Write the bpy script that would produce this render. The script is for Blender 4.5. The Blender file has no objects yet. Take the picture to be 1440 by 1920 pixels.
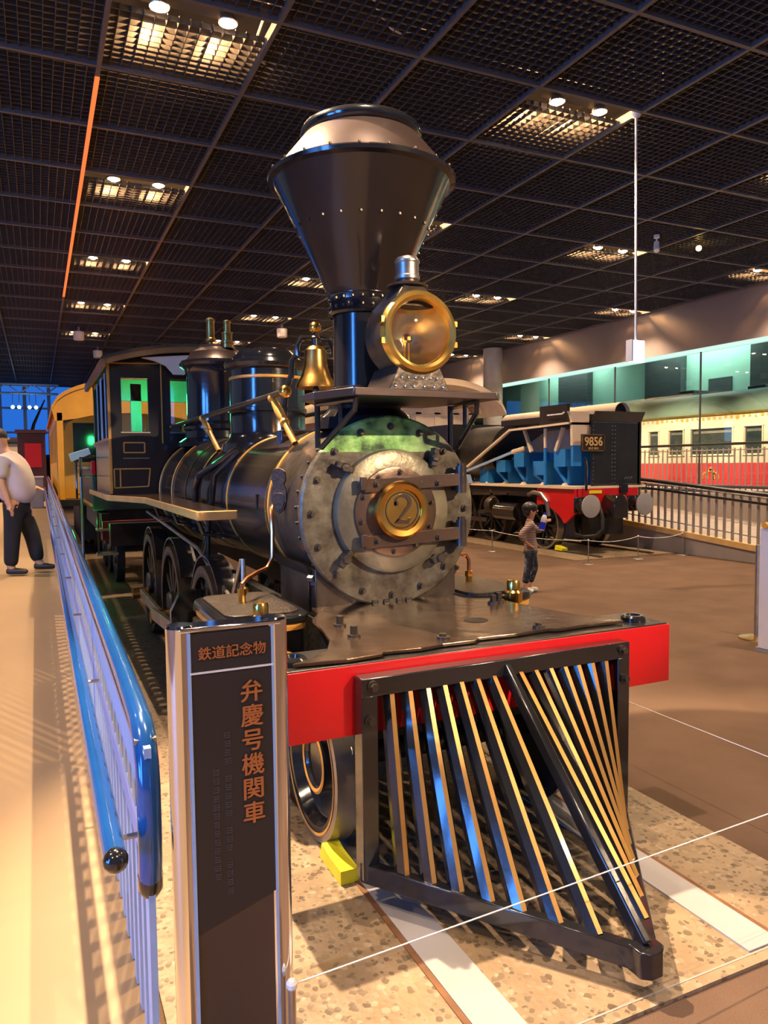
import bpy, math, random
from mathutils import Vector, Matrix
random.seed(7)
V = Vector; PI = math.pi
S = bpy.context.scene
COL = S.collection

# ------------------------------------------------------------------ camera
CAM = V((-1.546, 0.0, 1.52))
cd = bpy.data.cameras.new('camera'); cam = bpy.data.objects.new('camera', cd); COL.objects.link(cam)
cd.sensor_fit = 'HORIZONTAL'; cd.sensor_width = 36.0; cd.lens = 35.0
cd.clip_start = 0.05; cd.clip_end = 200
right = V((0.9072192, -0.42051832, -0.010847)); up = V((0.03652147, 0.05305, 0.99792378)); fwd = V((0.4190698, 0.90573177, -0.06348593))
cam.matrix_world = Matrix(((right.x, up.x, -fwd.x, CAM.x), (right.y, up.y, -fwd.y, CAM.y), (right.z, up.z, -fwd.z, CAM.z), (0, 0, 0, 1)))
S.camera = cam

# ------------------------------------------------------------------ world + exposure
S.view_settings.view_transform = 'Standard'; S.view_settings.look = 'None'
S.view_settings.exposure = 1.5; S.view_settings.gamma = 1.0; S.view_settings.use_curve_mapping = False
wd = bpy.data.worlds.new('world'); S.world = wd; wd.use_nodes = True
wd.node_tree.nodes['Background'].inputs[0].default_value = (0.50, 0.58, 0.80, 1)
wd.node_tree.nodes['Background'].inputs[1].default_value = 0.10

WARM = (1.0, 0.73, 0.49)
SPOT_W = 300.0          # each ceiling fixture
SPILL_W = 26.0
# ------------------------------------------------------------------ helpers
W = {}
def wl(p): return W.get(p.name, V((0, 0, 0))) if p else V((0, 0, 0))

class MB:
    def __init__(s): s.v = []; s.f = []; s.m = []; s.mi = 0
    def add(s, vs, fs):
        o = len(s.v); s.v += [tuple(p) for p in vs]
        for f in fs: s.f.append([i + o for i in f]); s.m.append(s.mi)
        return s
    def mat(s, i): s.mi = i; return s
    def box(s, x0, x1, y0, y1, z0, z1):
        return s.add([(x0,y0,z0),(x1,y0,z0),(x1,y1,z0),(x0,y1,z0),(x0,y0,z1),(x1,y0,z1),(x1,y1,z1),(x0,y1,z1)],
                     [(0,3,2,1),(4,5,6,7),(0,1,5,4),(1,2,6,5),(2,3,7,6),(3,0,4,7)])
    def bar(s, p0, p1, w, h, up=(0,0,1), front=None):
        p0 = V(p0); p1 = V(p1); d = (p1-p0).normalized(); r = d.cross(V(up))
        if r.length < 1e-5: r = d.cross(V((1,0,0)))
        r.normalize(); u = r.cross(d)
        a = [p + r*(sx*w/2) + u*(sy*h/2) for p in (p0, p1) for sx, sy in ((-1,-1),(1,-1),(1,1),(-1,1))]
        return s.add(a, [(0,1,2,3),(7,6,5,4),(0,4,5,1),(1,5,6,2),(2,6,7,3),(3,7,4,0)])
    def cyl(s, p0, p1, r0, r1=None, n=16, cap=True):
        p0 = V(p0); p1 = V(p1); r1 = r0 if r1 is None else r1
        d = (p1-p0).normalized(); a = d.orthogonal().normalized(); b = d.cross(a)
        vs = []
        for p, r in ((p0, r0), (p1, r1)):
            for i in range(n):
                t = 2*PI*i/n; vs.append(p + a*(r*math.cos(t)) + b*(r*math.sin(t)))
        fs = [(i, (i+1) % n, n+(i+1) % n, n+i) for i in range(n)]
        if cap: fs += [tuple(range(n-1, -1, -1)), tuple(range(n, 2*n))]
        return s.add(vs, fs)
    def lathe(s, o, prof, axis='Z', n=40, cap=True, a0=0, a1=2*PI):
        o = V(o); full = abs(a1-a0-2*PI) < 1e-6; m = n if full else n+1
        vs = []
        for r, h in prof:
            for i in range(m):
                t = a0+(a1-a0)*i/n; c, q = r*math.cos(t), r*math.sin(t)
                vs.append(o + (V((c,q,h)) if axis == 'Z' else V((c,h,q)) if axis == 'Y' else V((h,c,q))))
        fs = []
        for j in range(len(prof)-1):
            for i in range(n):
                k = (i+1) % m
                f = (j*m+i, j*m+k, (j+1)*m+k, (j+1)*m+i)
                fs.append(f if axis != 'Y' else f[::-1])
        if cap and full:
            for j in (0, len(prof)-1):
                if prof[j][0] > 1e-5: fs.append(tuple(range(j*m, j*m+m)))
        return s.add(vs, fs)
    def tube(s, pts, r, n=8, closed=False):
        P = [V(p) for p in pts]; N = len(P); vs = []; prev = None
        for i, p in enumerate(P):
            a = P[(i-1) % N] if (closed or i > 0) else p; b = P[(i+1) % N] if (closed or i < N-1) else p
            d = (b-a).normalized()
            if prev is None: u = d.orthogonal().normalized()
            else: u = (prev - d*prev.dot(d)).normalized()
            prev = u; w = d.cross(u); rr = r[i] if isinstance(r, (list, tuple)) else r
            vs += [p + u*(rr*math.cos(2*PI*k/n)) + w*(rr*math.sin(2*PI*k/n)) for k in range(n)]
        fs = []
        for i in range(N if closed else N-1):
            j = (i+1) % N
            fs += [(i*n+k, i*n+(k+1) % n, j*n+(k+1) % n, j*n+k) for k in range(n)]
        if not closed: fs += [tuple(range(n-1,-1,-1)), tuple(range((N-1)*n, N*n))]
        return s.add(vs, fs)
    def prism(s, poly, plane, a, b):
        def P(u, v, w): return {'XY': (u,v,w), 'XZ': (u,w,v), 'YZ': (w,u,v)}[plane]
        n = len(poly); vs = [P(u, v, a) for u, v in poly] + [P(u, v, b) for u, v in poly]
        return s.add(vs, [tuple(range(n-1,-1,-1)), tuple(range(n, 2*n))] + [(i, (i+1) % n, n+(i+1) % n, n+i) for i in range(n)])
    def ball(s, c, r, n=12, sc=(1,1,1)):
        c = V(c); h = n//2
        vs = [c + V((0,0,-r*sc[2]))]
        for j in range(1, h):
            t = -PI/2+PI*j/h
            vs += [c + V((r*math.cos(t)*math.cos(2*PI*i/n)*sc[0], r*math.cos(t)*math.sin(2*PI*i/n)*sc[1], r*math.sin(t)*sc[2])) for i in range(n)]
        vs.append(c + V((0,0,r*sc[2]))); L = len(vs)-1
        fs = [(0, 1+(i+1) % n, 1+i) for i in range(n)]
        for j in range(h-2): fs += [(1+j*n+i, 1+j*n+(i+1) % n, 1+(j+1)*n+(i+1) % n, 1+(j+1)*n+i) for i in range(n)]
        fs += [(1+(h-2)*n+i, 1+(h-2)*n+(i+1) % n, L) for i in range(n)]
        return s.add(vs, fs)
    def rot(s, i0, M4):
        for i in range(i0, len(s.v)): s.v[i] = tuple(M4 @ V(s.v[i]))
        return s
    def build(s, name, mats, parent=None, ang=32, bev=0, org=None, **props):
        xs = [p[0] for p in s.v]; ys = [p[1] for p in s.v]; zs = [p[2] for p in s.v]
        o = V(org) if org is not None else V(((min(xs)+max(xs))/2, (min(ys)+max(ys))/2, min(zs)))
        me = bpy.data.meshes.new(name); me.from_pydata([V(p)-o for p in s.v], [], s.f)
        for m in (mats if isinstance(mats, (list, tuple)) else [mats]): me.materials.append(m)
        if isinstance(mats, (list, tuple)): me.polygons.foreach_set('material_index', s.m)
        import bmesh
        bm = bmesh.new(); bm.from_mesh(me); bmesh.ops.recalc_face_normals(bm, faces=bm.faces); bm.to_mesh(me); bm.free()
        if ang: me.shade_smooth(); me.set_sharp_from_angle(angle=math.radians(ang))
        ob = bpy.data.objects.new(name, me); COL.objects.link(ob)
        ob.location = o - wl(parent); ob.parent = parent; W[ob.name] = o
        if bev:
            b = ob.modifiers.new('bevel', 'BEVEL'); b.width = bev; b.segments = 2; b.limit_method = 'ANGLE'; b.angle_limit = math.radians(40)
        for k, x in props.items(): ob[k] = x
        return ob

def thing(name, label, cat, loc=(0,0,0), group=None, kind=None):
    o = bpy.data.objects.new(name, None); COL.objects.link(o); o.empty_display_size = 0.1
    o.location = loc; W[o.name] = V(loc)
    if label: o['label'] = label
    if cat: o['category'] = cat
    if group: o['group'] = group
    if kind: o['kind'] = kind
    return o
def inst(src, name, loc, parent=None, mats=None, rot=None, **props):
    """share mesh data of src at another world location"""
    o = bpy.data.objects.new(name, src.data); COL.objects.link(o)
    o.parent = parent; o.location = V(loc) - wl(parent); W[o.name] = V(loc)
    if rot: o.rotation_euler = rot
    for m in src.modifiers:
        if m.type == 'BEVEL':
            b = o.modifiers.new('bevel', 'BEVEL'); b.width = m.width; b.segments = m.segments; b.limit_method = 'ANGLE'; b.angle_limit = m.angle_limit
    for k, x in props.items(): o[k] = x
    return o
def text_mesh(name, body, size, loc, mat, parent, rotz=0.0, depth=0.002, spacing=1.0, line=1.0, sx=1.0, align='CENTER', extra=0.0, bold=0.0, label=None):
    c = bpy.data.curves.new(name, 'FONT'); c.body = body; c.size = size; c.align_x = align; c.align_y = 'CENTER'
    c.extrude = depth; c.space_character = spacing; c.space_line = line; c.offset = extra
    t = bpy.data.objects.new(name, c); COL.objects.link(t)
    bpy.context.view_layer.update()
    me = bpy.data.meshes.new_from_object(t.evaluated_get(bpy.context.evaluated_depsgraph_get()))
    bpy.data.objects.remove(t); me.materials.clear(); me.materials.append(mat)
    if bold:
        import bmesh
        bm = bmesh.new(); bm.from_mesh(me); m2 = me.copy(); m2.transform(Matrix.Translation((bold, bold*.35, .0002))); bm.from_mesh(m2); m2.transform(Matrix.Translation((bold*-.5, bold*.5, .0002))); bm.from_mesh(m2); bm.to_mesh(me); bm.free()
    R = Matrix.Rotation(rotz, 4, 'Z') @ Matrix.Rotation(PI/2, 4, 'X') @ Matrix.Diagonal((sx, 1, 1, 1))
    me.transform(R)
    ob = bpy.data.objects.new(name, me); COL.objects.link(ob); ob.parent = parent; ob.location = V(loc)-wl(parent); W[ob.name] = V(loc)
    if label: ob['label'] = label
    return ob

# ------------------------------------------------------------------ materials
def mat(name, col, rough=0.5, metal=0.0, var=0.12, scale=6.0, bump=0.0, bscale=None, coat=0.0, emit=None, es=0.0, spec=0.5, alpha=None, trans=0.0):
    m = bpy.data.materials.new(name); m.use_nodes = True; nt = m.node_tree; N = nt.nodes; L = nt.links
    p = N['Principled BSDF']
    tc = N.new('ShaderNodeTexCoord'); nz = N.new('ShaderNodeTexNoise'); nz.inputs['Scale'].default_value = scale; nz.inputs['Detail'].default_value = 5
    L.new(tc.outputs['Object'], nz.inputs['Vector'])
    rp = N.new('ShaderNodeValToRGB'); rp.color_ramp.elements[0].position = 0.3; rp.color_ramp.elements[1].position = 0.7
    lo = [max(0, c*(1-var)) for c in col]; hi = [min(1, c*(1+var)) for c in col]
    rp.color_ramp.elements[0].color = (*lo, 1); rp.color_ramp.elements[1].color = (*hi, 1)
    L.new(nz.outputs['Fac'], rp.inputs['Fac']); L.new(rp.outputs['Color'], p.inputs['Base Color'])
    p.inputs['Roughness'].default_value = rough; p.inputs['Metallic'].default_value = metal
    p.inputs['Coat Weight'].default_value = coat; p.inputs['Coat Roughness'].default_value = 0.08
    p.inputs['Specular IOR Level'].default_value = spec
    if trans: p.inputs['Transmission Weight'].default_value = trans
    if emit: p.inputs['Emission Color'].default_value = (*emit, 1); p.inputs['Emission Strength'].default_value = es
    if bump:
        b = N.new('ShaderNodeBump'); b.inputs['Strength'].default_value = bump; b.inputs['Distance'].default_value = 0.01
        n2 = N.new('ShaderNodeTexNoise'); n2.inputs['Scale'].default_value = bscale or scale*4; n2.inputs['Detail'].default_value = 6
        L.new(tc.outputs['Object'], n2.inputs['Vector']); L.new(n2.outputs['Fac'], b.inputs['Height']); L.new(b.outputs['Normal'], p.inputs['Normal'])
    return m
def emis(name, col, s):
    m = bpy.data.materials.new(name); m.use_nodes = True; N = m.node_tree.nodes; N.remove(N['Principled BSDF'])
    e = N.new('ShaderNodeEmission'); e.inputs[0].default_value = (*col, 1); e.inputs[1].default_value = s
    m.node_tree.links.new(e.outputs[0], N['Material Output'].inputs[0]); return m
def glass(name, tint, refl=0.12, rough=0.0):
    m = bpy.data.materials.new(name); m.use_nodes = True; nt = m.node_tree; N = nt.nodes; L = nt.links; N.remove(N['Principled BSDF'])
    t = N.new('ShaderNodeBsdfTransparent'); t.inputs[0].default_value = (*tint, 1)
    g = N.new('ShaderNodeBsdfGlossy'); g.inputs['Roughness'].default_value = rough; g.inputs[0].default_value = (1, 1, 1, 1)
    fr = N.new('ShaderNodeLayerWeight'); fr.inputs[0].default_value = 0.25
    ma = N.new('ShaderNodeMath'); ma.operation = 'MULTIPLY_ADD'; ma.inputs[1].default_value = 0.28; ma.inputs[2].default_value = refl
    mx = N.new('ShaderNodeMixShader'); L.new(fr.outputs['Fresnel'], ma.inputs[0]); L.new(ma.outputs[0], mx.inputs[0])
    L.new(t.outputs[0], mx.inputs[1]); L.new(g.outputs[0], mx.inputs[2]); L.new(mx.outputs[0], N['Material Output'].inputs[0]); return m

K = {}
K['black'] = mat('black_gloss_paint', (0.012, 0.012, 0.014), 0.16, 0, 0.3, 3, 0.05, 30, coat=0.6)
K['stack'] = mat('stack_bronze_black', (0.020, 0.015, 0.013), 0.2, 0.2, 0.25, 3, 0.03, 12, coat=0.5)
K['blackm'] = mat('black_satin_paint', (0.016, 0.015, 0.015), 0.36, 0, 0.3, 5, 0.15, 40)
K['boiler'] = mat('boiler_russia_iron', (0.050, 0.037, 0.029), 0.24, 0.6, 0.3, 2, 0.05, 10, coat=0.25)
K['iron'] = mat('worn_dark_iron', (0.075, 0.058, 0.045), 0.34, 0.55, 0.45, 7, 0.35, 25)
K['soot'] = mat('greasy_black_metal', (0.02, 0.018, 0.017), 0.45, 0.3, 0.5, 8, 0.3, 40)
K['capdull'] = mat('stack_cap_plate', (0.085, 0.058, 0.050), 0.3, 0.6, 0.15, 6, 0.04, 30)
K['gold'] = mat('gold_line_paint', (0.62, 0.30, 0.055), 0.35, 0.2, 0.15, 10)
K['brass'] = mat('polished_brass', (0.86, 0.47, 0.10), 0.2, 1.0, 0.12, 10)
K['brassd'] = mat('dull_brass', (0.50, 0.29, 0.085), 0.3, 1.0, 0.35, 12, 0.05, 30)
K['copper'] = mat('copper_pipe', (0.85, 0.36, 0.17), 0.25, 1.0, 0.12, 10)
K['red'] = mat('red_paint', (0.62, 0.008, 0.012), 0.3, 0, 0.06, 4, coat=0.3)
K['steel'] = mat('machined_steel', (0.42, 0.38, 0.34), 0.35, 0.9, 0.2, 9, 0.1, 30)
K['chrome'] = mat('chrome', (0.80, 0.80, 0.82), 0.09, 1.0, 0.04, 5)
K['white'] = mat('white_paint', (0.75, 0.73, 0.70), 0.5, 0, 0.05, 5)
K['grey'] = mat('grey_paint', (0.30, 0.29, 0.29), 0.5, 0, 0.08, 5)
K['dgrey'] = mat('dark_grey_paint', (0.06, 0.06, 0.065), 0.55, 0, 0.15, 5)
K['wood'] = mat('varnished_wood', (0.30, 0.135, 0.035), 0.32, 0, 0.3, 4, 0.05, 20, coat=0.3)
K['yellow'] = mat('ochre_coach_paint', (0.72, 0.33, 0.03), 0.42, 0, 0.1, 3)
K['cream'] = mat('cream_paint', (0.78, 0.62, 0.42), 0.45, 0, 0.08, 3)
K['lemon'] = mat('yellow_chock_paint', (0.80, 0.72, 0.02), 0.45, 0, 0.1, 8)
K['blue'] = mat('blue_cutaway_paint', (0.02, 0.22, 0.60), 0.45, 0, 0.1, 4)
K['glassd'] = mat('dark_window_glass', (0.02, 0.03, 0.035), 0.06, 0, 0.2, 3, spec=0.8)
K['hand'] = mat('deep_blue_handrail', (0.012, 0.085, 0.30), 0.17, 0.1, 0.1, 6, coat=0.6)
K['bluegrey'] = mat('pale_blue_steel', (0.33, 0.47, 0.72), 0.4, 0.1, 0.06, 6)
K['cab'] = mat('dark_brown_cab_paint', (0.016, 0.010, 0.008), 0.28, 0, 0.3, 4, coat=0.3)

def spotlight(name, loc, tgt, watts, ang, blend=0.5, col=WARM, rad=0.06, parent=None):
    l = bpy.data.lights.new(name, 'SPOT'); l.energy = watts; l.color = col; l.spot_size = math.radians(ang); l.spot_blend = blend; l.shadow_soft_size = rad
    o = bpy.data.objects.new(name, l); COL.objects.link(o); o.parent = parent; o.location = V(loc)-wl(parent)
    o.rotation_euler = (V(tgt)-V(loc)).to_track_quat('-Z', 'Y').to_euler(); return o
def point(name, loc, watts, col=WARM, rad=0.05, parent=None):
    l = bpy.data.lights.new(name, 'POINT'); l.energy = watts; l.color = col; l.shadow_soft_size = rad
    o = bpy.data.objects.new(name, l); COL.objects.link(o); o.parent = parent; o.location = V(loc)-wl(parent); return o
# ================================================================== SETTING
def node_mat(name):
    m = bpy.data.materials.new(name); m.use_nodes = True; nt = m.node_tree
    return m, nt.nodes, nt.links, nt.nodes['Principled BSDF']
def ramp(N, stops):
    r = N.new('ShaderNodeValToRGB'); e = r.color_ramp.elements
    while len(e) < len(stops): e.new(0.5)
    for x, (p, c) in zip(e, stops): x.position = p; x.color = (*c, 1)
    return r
# aggregate concrete
m, N, L, P = node_mat('exposed_aggregate'); K['slab'] = m
tc = N.new('ShaderNodeTexCoord'); nz = N.new('ShaderNodeTexNoise'); nz.inputs['Scale'].default_value = 55; nz.inputs['Detail'].default_value = 3
wa = N.new('ShaderNodeMix'); wa.data_type = 'RGBA'; wa.inputs[0].default_value = 0.012
L.new(tc.outputs['Object'], nz.inputs['Vector']); L.new(tc.outputs['Object'], wa.inputs[6]); L.new(nz.outputs['Color'], wa.inputs[7])
vo = N.new('ShaderNodeTexVoronoi'); vo.inputs['Scale'].default_value = 46; L.new(wa.outputs[2], vo.inputs['Vector'])
sep = N.new('ShaderNodeSeparateColor'); L.new(vo.outputs['Color'], sep.inputs[0])
peb = ramp(N, [(0.0, (0.10, 0.068, 0.040)), (0.40, (0.16, 0.112, 0.066)), (0.65, (0.23, 0.165, 0.10)), (1.0, (0.34, 0.26, 0.175))]); L.new(sep.outputs[0], peb.inputs['Fac'])
n3 = N.new('ShaderNodeTexNoise'); n3.inputs['Scale'].default_value = 5; n3.inputs['Detail'].default_value = 4; L.new(tc.outputs['Object'], n3.inputs['Vector'])
mtx = ramp(N, [(0.35, (0.225, 0.155, 0.088)), (0.65, (0.315, 0.222, 0.132))]); L.new(n3.outputs['Fac'], mtx.inputs['Fac'])
siz = N.new('ShaderNodeMath'); siz.operation = 'MULTIPLY'; siz.inputs[1].default_value = .78; L.new(sep.outputs[1], siz.inputs[0])
lt = N.new('ShaderNodeMath'); lt.operation = 'LESS_THAN'; L.new(vo.outputs['Distance'], lt.inputs[0]); L.new(siz.outputs[0], lt.inputs[1])
mx = N.new('ShaderNodeMix'); mx.data_type = 'RGBA'; L.new(lt.outputs[0], mx.inputs[0]); L.new(mtx.outputs[0], mx.inputs[6]); L.new(peb.outputs[0], mx.inputs[7])
L.new(mx.outputs[2], P.inputs['Base Color']); P.inputs['Roughness'].default_value = 0.5
b = N.new('ShaderNodeBump'); b.inputs['Strength'].default_value = 0.25; b.inputs['Distance'].default_value = 0.006; L.new(vo.outputs['Distance'], b.inputs['Height']); L.new(b.outputs[0], P.inputs['Normal'])
K['plate'] = mat('pale_cover_plate', (.37, .35, .355), .45, .1, .05, 4)
K['rust'] = mat('rail_rust_brown', (.17, .075, .03), .6, .2, .3, 12)
K['carpet'] = mat('brown_carpet_tile', (0.130, 0.082, 0.056), 0.95, 0, 0.16, 2.2, 0.5, 160, spec=0.1)
K['rampf'] = mat('beige_ramp_floor', (0.37, 0.245, 0.125), 0.55, 0, 0.05, 1.5)
K['conc'] = mat('plinth_concrete', (0.33, 0.28, 0.24), 0.7, 0, 0.1, 3)
K['louvre'] = mat('louvre_grey_metal', (0.062, 0.061, 0.068), 0.45, 0.3, 0.1, 2)
K['tbar'] = mat('ceiling_bar_grey', (0.12, 0.118, 0.128), 0.5, 0.3, 0.1, 2)
K['plenum'] = mat('plenum_dark_grey', (0.030, 0.029, 0.032), 0.9, 0, 0.3, 1)
K['duct'] = mat('duct_galvanised_grey', (0.10, 0.095, 0.095), 0.6, 0.3, 0.2, 2)
K['wallr'] = mat('taupe_metal_wall', (0.21, 0.165, 0.15), 0.6, 0, 0.05, 2)
K['teal'] = mat('pale_green_wall', (0.40, 0.60, 0.50), 0.7, 0, 0.08, 0.6)
K['bulb'] = emis('lamp_glow', (1.0, 0.74, 0.46), 45)
K['led'] = emis('white_led_line', (0.70, 0.98, 0.88), 0.36)
K['orange_emit'] = emis('orange_emissive', (1.0, 0.16, 0.04), 0.55)
K['blueglow'] = emis('blue_glazing_and_added_pane', (0.07, 0.30, 1.0), 11)
K['blueglow2'] = emis('far_blue_glazing', (0.02, 0.14, 0.62), 0.38)

fl = MB().box(-16, 22, -10, 44, -0.10, -0.012).build('floor', K['carpet'], kind='structure')
sl = MB().box(-1.28, 0.92, 1.50, 16, -0.06, 0.0).build('track_slab', K['slab'], kind='structure', label='exposed aggregate track slab under the black locomotive')
MB().box(-1.27, 0.91, 1.535, 1.541, 0.0, 0.0012).build('edge_joint', K['conc'], sl)
for s in (-1, 1):
    x0, x1 = (0.398, 0.532)
    MB().box(min(s*x0, s*x1), max(s*x0, s*x1), 1.545, 2.75, 0.0, 0.006).build('flangeway_plate', K['plate'], sl, label='white plate inside the rail')
    MB().box(min(s*.533, s*.552), max(s*.533, s*.552), 1.545, 16, -0.002, 0.004).build('rail', K['rust'], sl)
# ramp on the left
rz = lambda y: max(0.0, 0.024*(y-1.0))
rp = MB()
rp.add([(-5,1,-.005),(-1.30,1,-.005),(-1.30,24,rz(24)),(-5,24,rz(24)),(-5,1,-.09),(-1.30,1,-.09),(-1.30,24,-.09),(-5,24,-.09)],
       [(0,1,2,3),(4,7,6,5),(0,4,5,1),(1,5,6,2),(2,6,7,3),(3,7,4,0)])
rp.build('ramp_floor', K['rampf'], ang=0, kind='structure', label='beige ramp rising along the blue railing')
MB().box(-5, -1.30, -6, 1.0, -0.012, -0.004).build('landing_floor', K['rampf'], kind='structure', label='beige landing at the foot of the ramp')

# ---------------------------------------------------------------- ceiling
CZ = 5.5; MX, MY, MOD = -0.85, 6.68, 1.42
ceil = thing('ceiling', 'dark open louvre grid ceiling', None, (2, 15, CZ), kind='structure')
def campx(p):
    d = V(p)-CAM; z = d.dot(fwd)
    if z < 0.05: return None
    return 720+1400*d.dot(right)/z, 960-1400*d.dot(up)/z
def seen(p, mg=260):
    q = campx(p)
    return q is not None and -mg < q[0] < 1440+mg and -mg < q[1] < 1920+mg
def louvre(y0, y1):
    b = MB(); n = 14; h = MOD/2; c = MOD/n
    for i in range(1, n):
        t = -h+i*c
        b.box(t-.003, t+.003, y0, y1, 0, .05)
        if y0 < t < y1: b.box(-h, h, t-.003, t+.003, 0, .05)
    return b
lp = None; lph = None; npan = 0
LIT = []
for ix in range(-6, 11):
    for iy in range(-10, 23):
        x = MX+(ix+.5)*MOD; y = MY+(iy+.5)*MOD
        lit = (ix % 3 == 0) and (iy % 3 == 0)
        if lit: LIT.append((x, y, ix, iy))
        if iy < -4 or x > 13.4 or not any(seen((x+a, y+bb, CZ), 120) for a in (-.7, .7) for bb in (-.7, .7)): continue
        if npan >= 298: continue
        npan += 1
        if lit:
            if lph is None: lph = louvre(-.33, .71); lph = lph.build('louvre_panel', K['louvre'], ceil, ang=0, org=(0,0,0)); lph.location = V((x,y,CZ))-wl(ceil)
            else: inst(lph, 'louvre_panel', (x, y, CZ), ceil)
        else:
            if lp is None: lp = louvre(-.71, .71).build('louvre_panel', K['louvre'], ceil, ang=0, org=(0,0,0)); lp.location = V((x,y,CZ))-wl(ceil)
            else: inst(lp, 'louvre_panel', (x, y, CZ), ceil)
for ix in range(-6, 11):
    x = MX+ix*MOD
    MB().box(x-.022, x+.022, 0, 38, CZ-.03, CZ+.06).build('ceiling_bar', K['tbar'], ceil, ang=0)
for iy in range(-4, 22):
    y = MY+iy*MOD
    MB().box(-9.5, 13.4, y-.022, y+.022, CZ-.028, CZ+.06).build('ceiling_cross_bar', K['tbar'], ceil, ang=0)
MB().box(MX-.024, MX+.024, 8.3, 19, CZ-.034, CZ-.029).build('orange_emissive_strip', K['orange_emit'], ceil, ang=0)  # thin orange emissive strip along part of one ceiling bar
MB().box(-16, 13.6, -8, 42, 7.4, 7.6).build('roof_slab', K['plenum'], ceil, ang=0)
for x, w, z in ((-2.9, .5, 6.3), (1.3, .35, 6.6), (5.6, .6, 6.3), (9.7, .45, 6.5), (-.3, .16, 6.0)):
    MB().box(x-w/2, x+w/2, 0, 38, z, z+w*.7).build('air_duct', K['duct'], ceil, ang=0)
for y in (3.1, 5.9, 9.4, 13.2, 16.6, 20.5, 25):
    MB().box(-9, 13.4, y-.12, y+.12, 6.05, 6.3).build('steel_beam', K['duct'], ceil, ang=0)
    MB().cyl((-9, y+1.3, 5.95), (13.4, y+1.3, 5.95), .05, n=10).build('conduit_pipe', K['duct'], ceil)
rr = random.Random(3)
for i, (x, y) in enumerate([(.45, 6.4), (1.1, 9.6), (2.4, 6.9), (3.0, 5.4), (5.6, 6.3), (1.9, 12.4)]):
    pts = [(x, y, 5.62)]; a = rr.uniform(0, 6)
    for k in range(9):
        a += rr.uniform(-.7, .7); pts.append((pts[-1][0]+.16*math.cos(a), pts[-1][1]+.22*math.sin(a), 5.6+.09*math.sin(k)))
    MB().tube(pts, .012, 6).build('white_cable', K['white'], ceil)

# twin downlights, one in every third ceiling cell
ROWS = {-6: 'in the row far left of the ceiling', -3: 'in the row left of the orange ceiling bar', 0: 'along the orange ceiling bar', 3: 'in the row above the smokestack and bell', 6: 'in the row above the cutaway engine', 9: 'in the row along the taupe wall'}
ORD = ['nearest', 'second', 'third', 'fourth', 'fifth', 'sixth', 'seventh', 'eighth', 'ninth']
cnt = {}
proto = None
for x, y, ix, iy in LIT:
    if iy > 13 or x < -9: continue
    yl = y-.47
    if seen((x, yl, CZ), 130):
        k_ = cnt.get(ix, 0); cnt[ix] = k_+1; lab = '%s warm twin downlight %s' % (ORD[k_], ROWS[ix])
        t = thing('ceiling_light', lab, 'ceiling light', (x, yl, CZ), group='warm twin downlights in the ceiling grid')
        if proto is None:
            b = MB().box(x-.44, x+.44, yl-.10, yl+.10, CZ+.075, CZ+.09)
            pl = b.build('mounting_plate', K['duct'], t, ang=0)
            lm = MB().lathe((x-.3, yl, CZ), [(.085,.0),(.09,.01),(.06,.07),(.05,.08)], n=16, cap=False).build('lamp', K['steel'], t)
            bu = MB().ball((x-.3, yl, CZ+.012), .062, 10, (1,1,.7)).build('bulb', K['bulb'], lm)
            proto = (pl, lm, bu); o1, o2, o3 = W[pl.name]-V((x,yl,CZ)), W[lm.name]-V((x,yl,CZ)), W[bu.name]-V((x,yl,CZ))
            ks = (.6,)
        else:
            inst(pl, 'mounting_plate', V((x,yl,CZ))+o1, t); ks = (0, .6)
        for k in ks:
            lo = inst(lm, 'lamp', V((x+k,yl,CZ))+o2, t); inst(bu, 'bulb', V((x+k,yl,CZ))+o3, lo)
    else: t = None  # out of view: assumed lamp, beam without a fixture
    spotlight('downlight_beam', (x, yl, CZ-.04), (x, yl, 0), SPOT_W, 112, .75, WARM, .028, t)
    if t and seen((x, yl, CZ), 200):
        for k in (-.3, .3): point('louvre_spill', (x+k, yl+.30, CZ+.16), SPILL_W, (1, .52, .20), .03, t)

# ---------------------------------------------------------------- right wall, glazing and the room behind it
XW = 13.5
MB().box(XW, XW+.25, 3, 40, 4.32, 7.4).build('wall_right', K['wallr'], ang=0, kind='structure')
MB().box(XW-.02, XW+.26, 3, 40, 4.24, 4.315).build('trim_1', K['led'], ang=0, kind='structure', label='white light line along the top of the glazing')
K['pane'] = glass('green_tinted_glass', (0.86, 0.97, 0.92), 0.04)
gl = thing('window_1', 'long green tinted glazing in front of the red and cream coach', None, (XW, 20, 0), kind='structure')
ys = [4.6+3.06*i for i in range(12)]
for i in range(11):
    MB().box(XW+.10, XW+.112, ys[i]+.012, ys[i+1]-.012, 0, 4.26).build('pane', K['pane'], gl, ang=0)
for y in ys: MB().box(XW+.085, XW+.125, y-.014, y+.014, 0, 4.26).build('glazing_joint', K['dgrey'], gl, ang=0)
MB().box(20.6, 20.8, 3, 40, -.01, 6.2).build('wall_far_right', K['teal'], ang=0, kind='structure')
MB().box(XW+.3, 20.6, 3, 40, 6.0, 6.2).build('annex_ceiling', K['plenum'], ang=0, kind='structure', label='dark ceiling of the room behind the glass')
MB().box(20.56, 20.60, 18.75, 19.75, 3.9, 4.47).build('wall_screen', K['dgrey'], ang=0, label='dark rectangular screen on the pale green wall', category='screen')
for i, (y0, y1) in enumerate(((12.0, 14.0), (16.4, 17.8), (20.8, 22.6), (26, 28))):
    MB().box(20.3, 20.6, y0, y1, 0, 6.0).build('wall_pier', K['dgrey'], kind='structure', label='dark pier on the pale green wall', ang=0)
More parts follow.
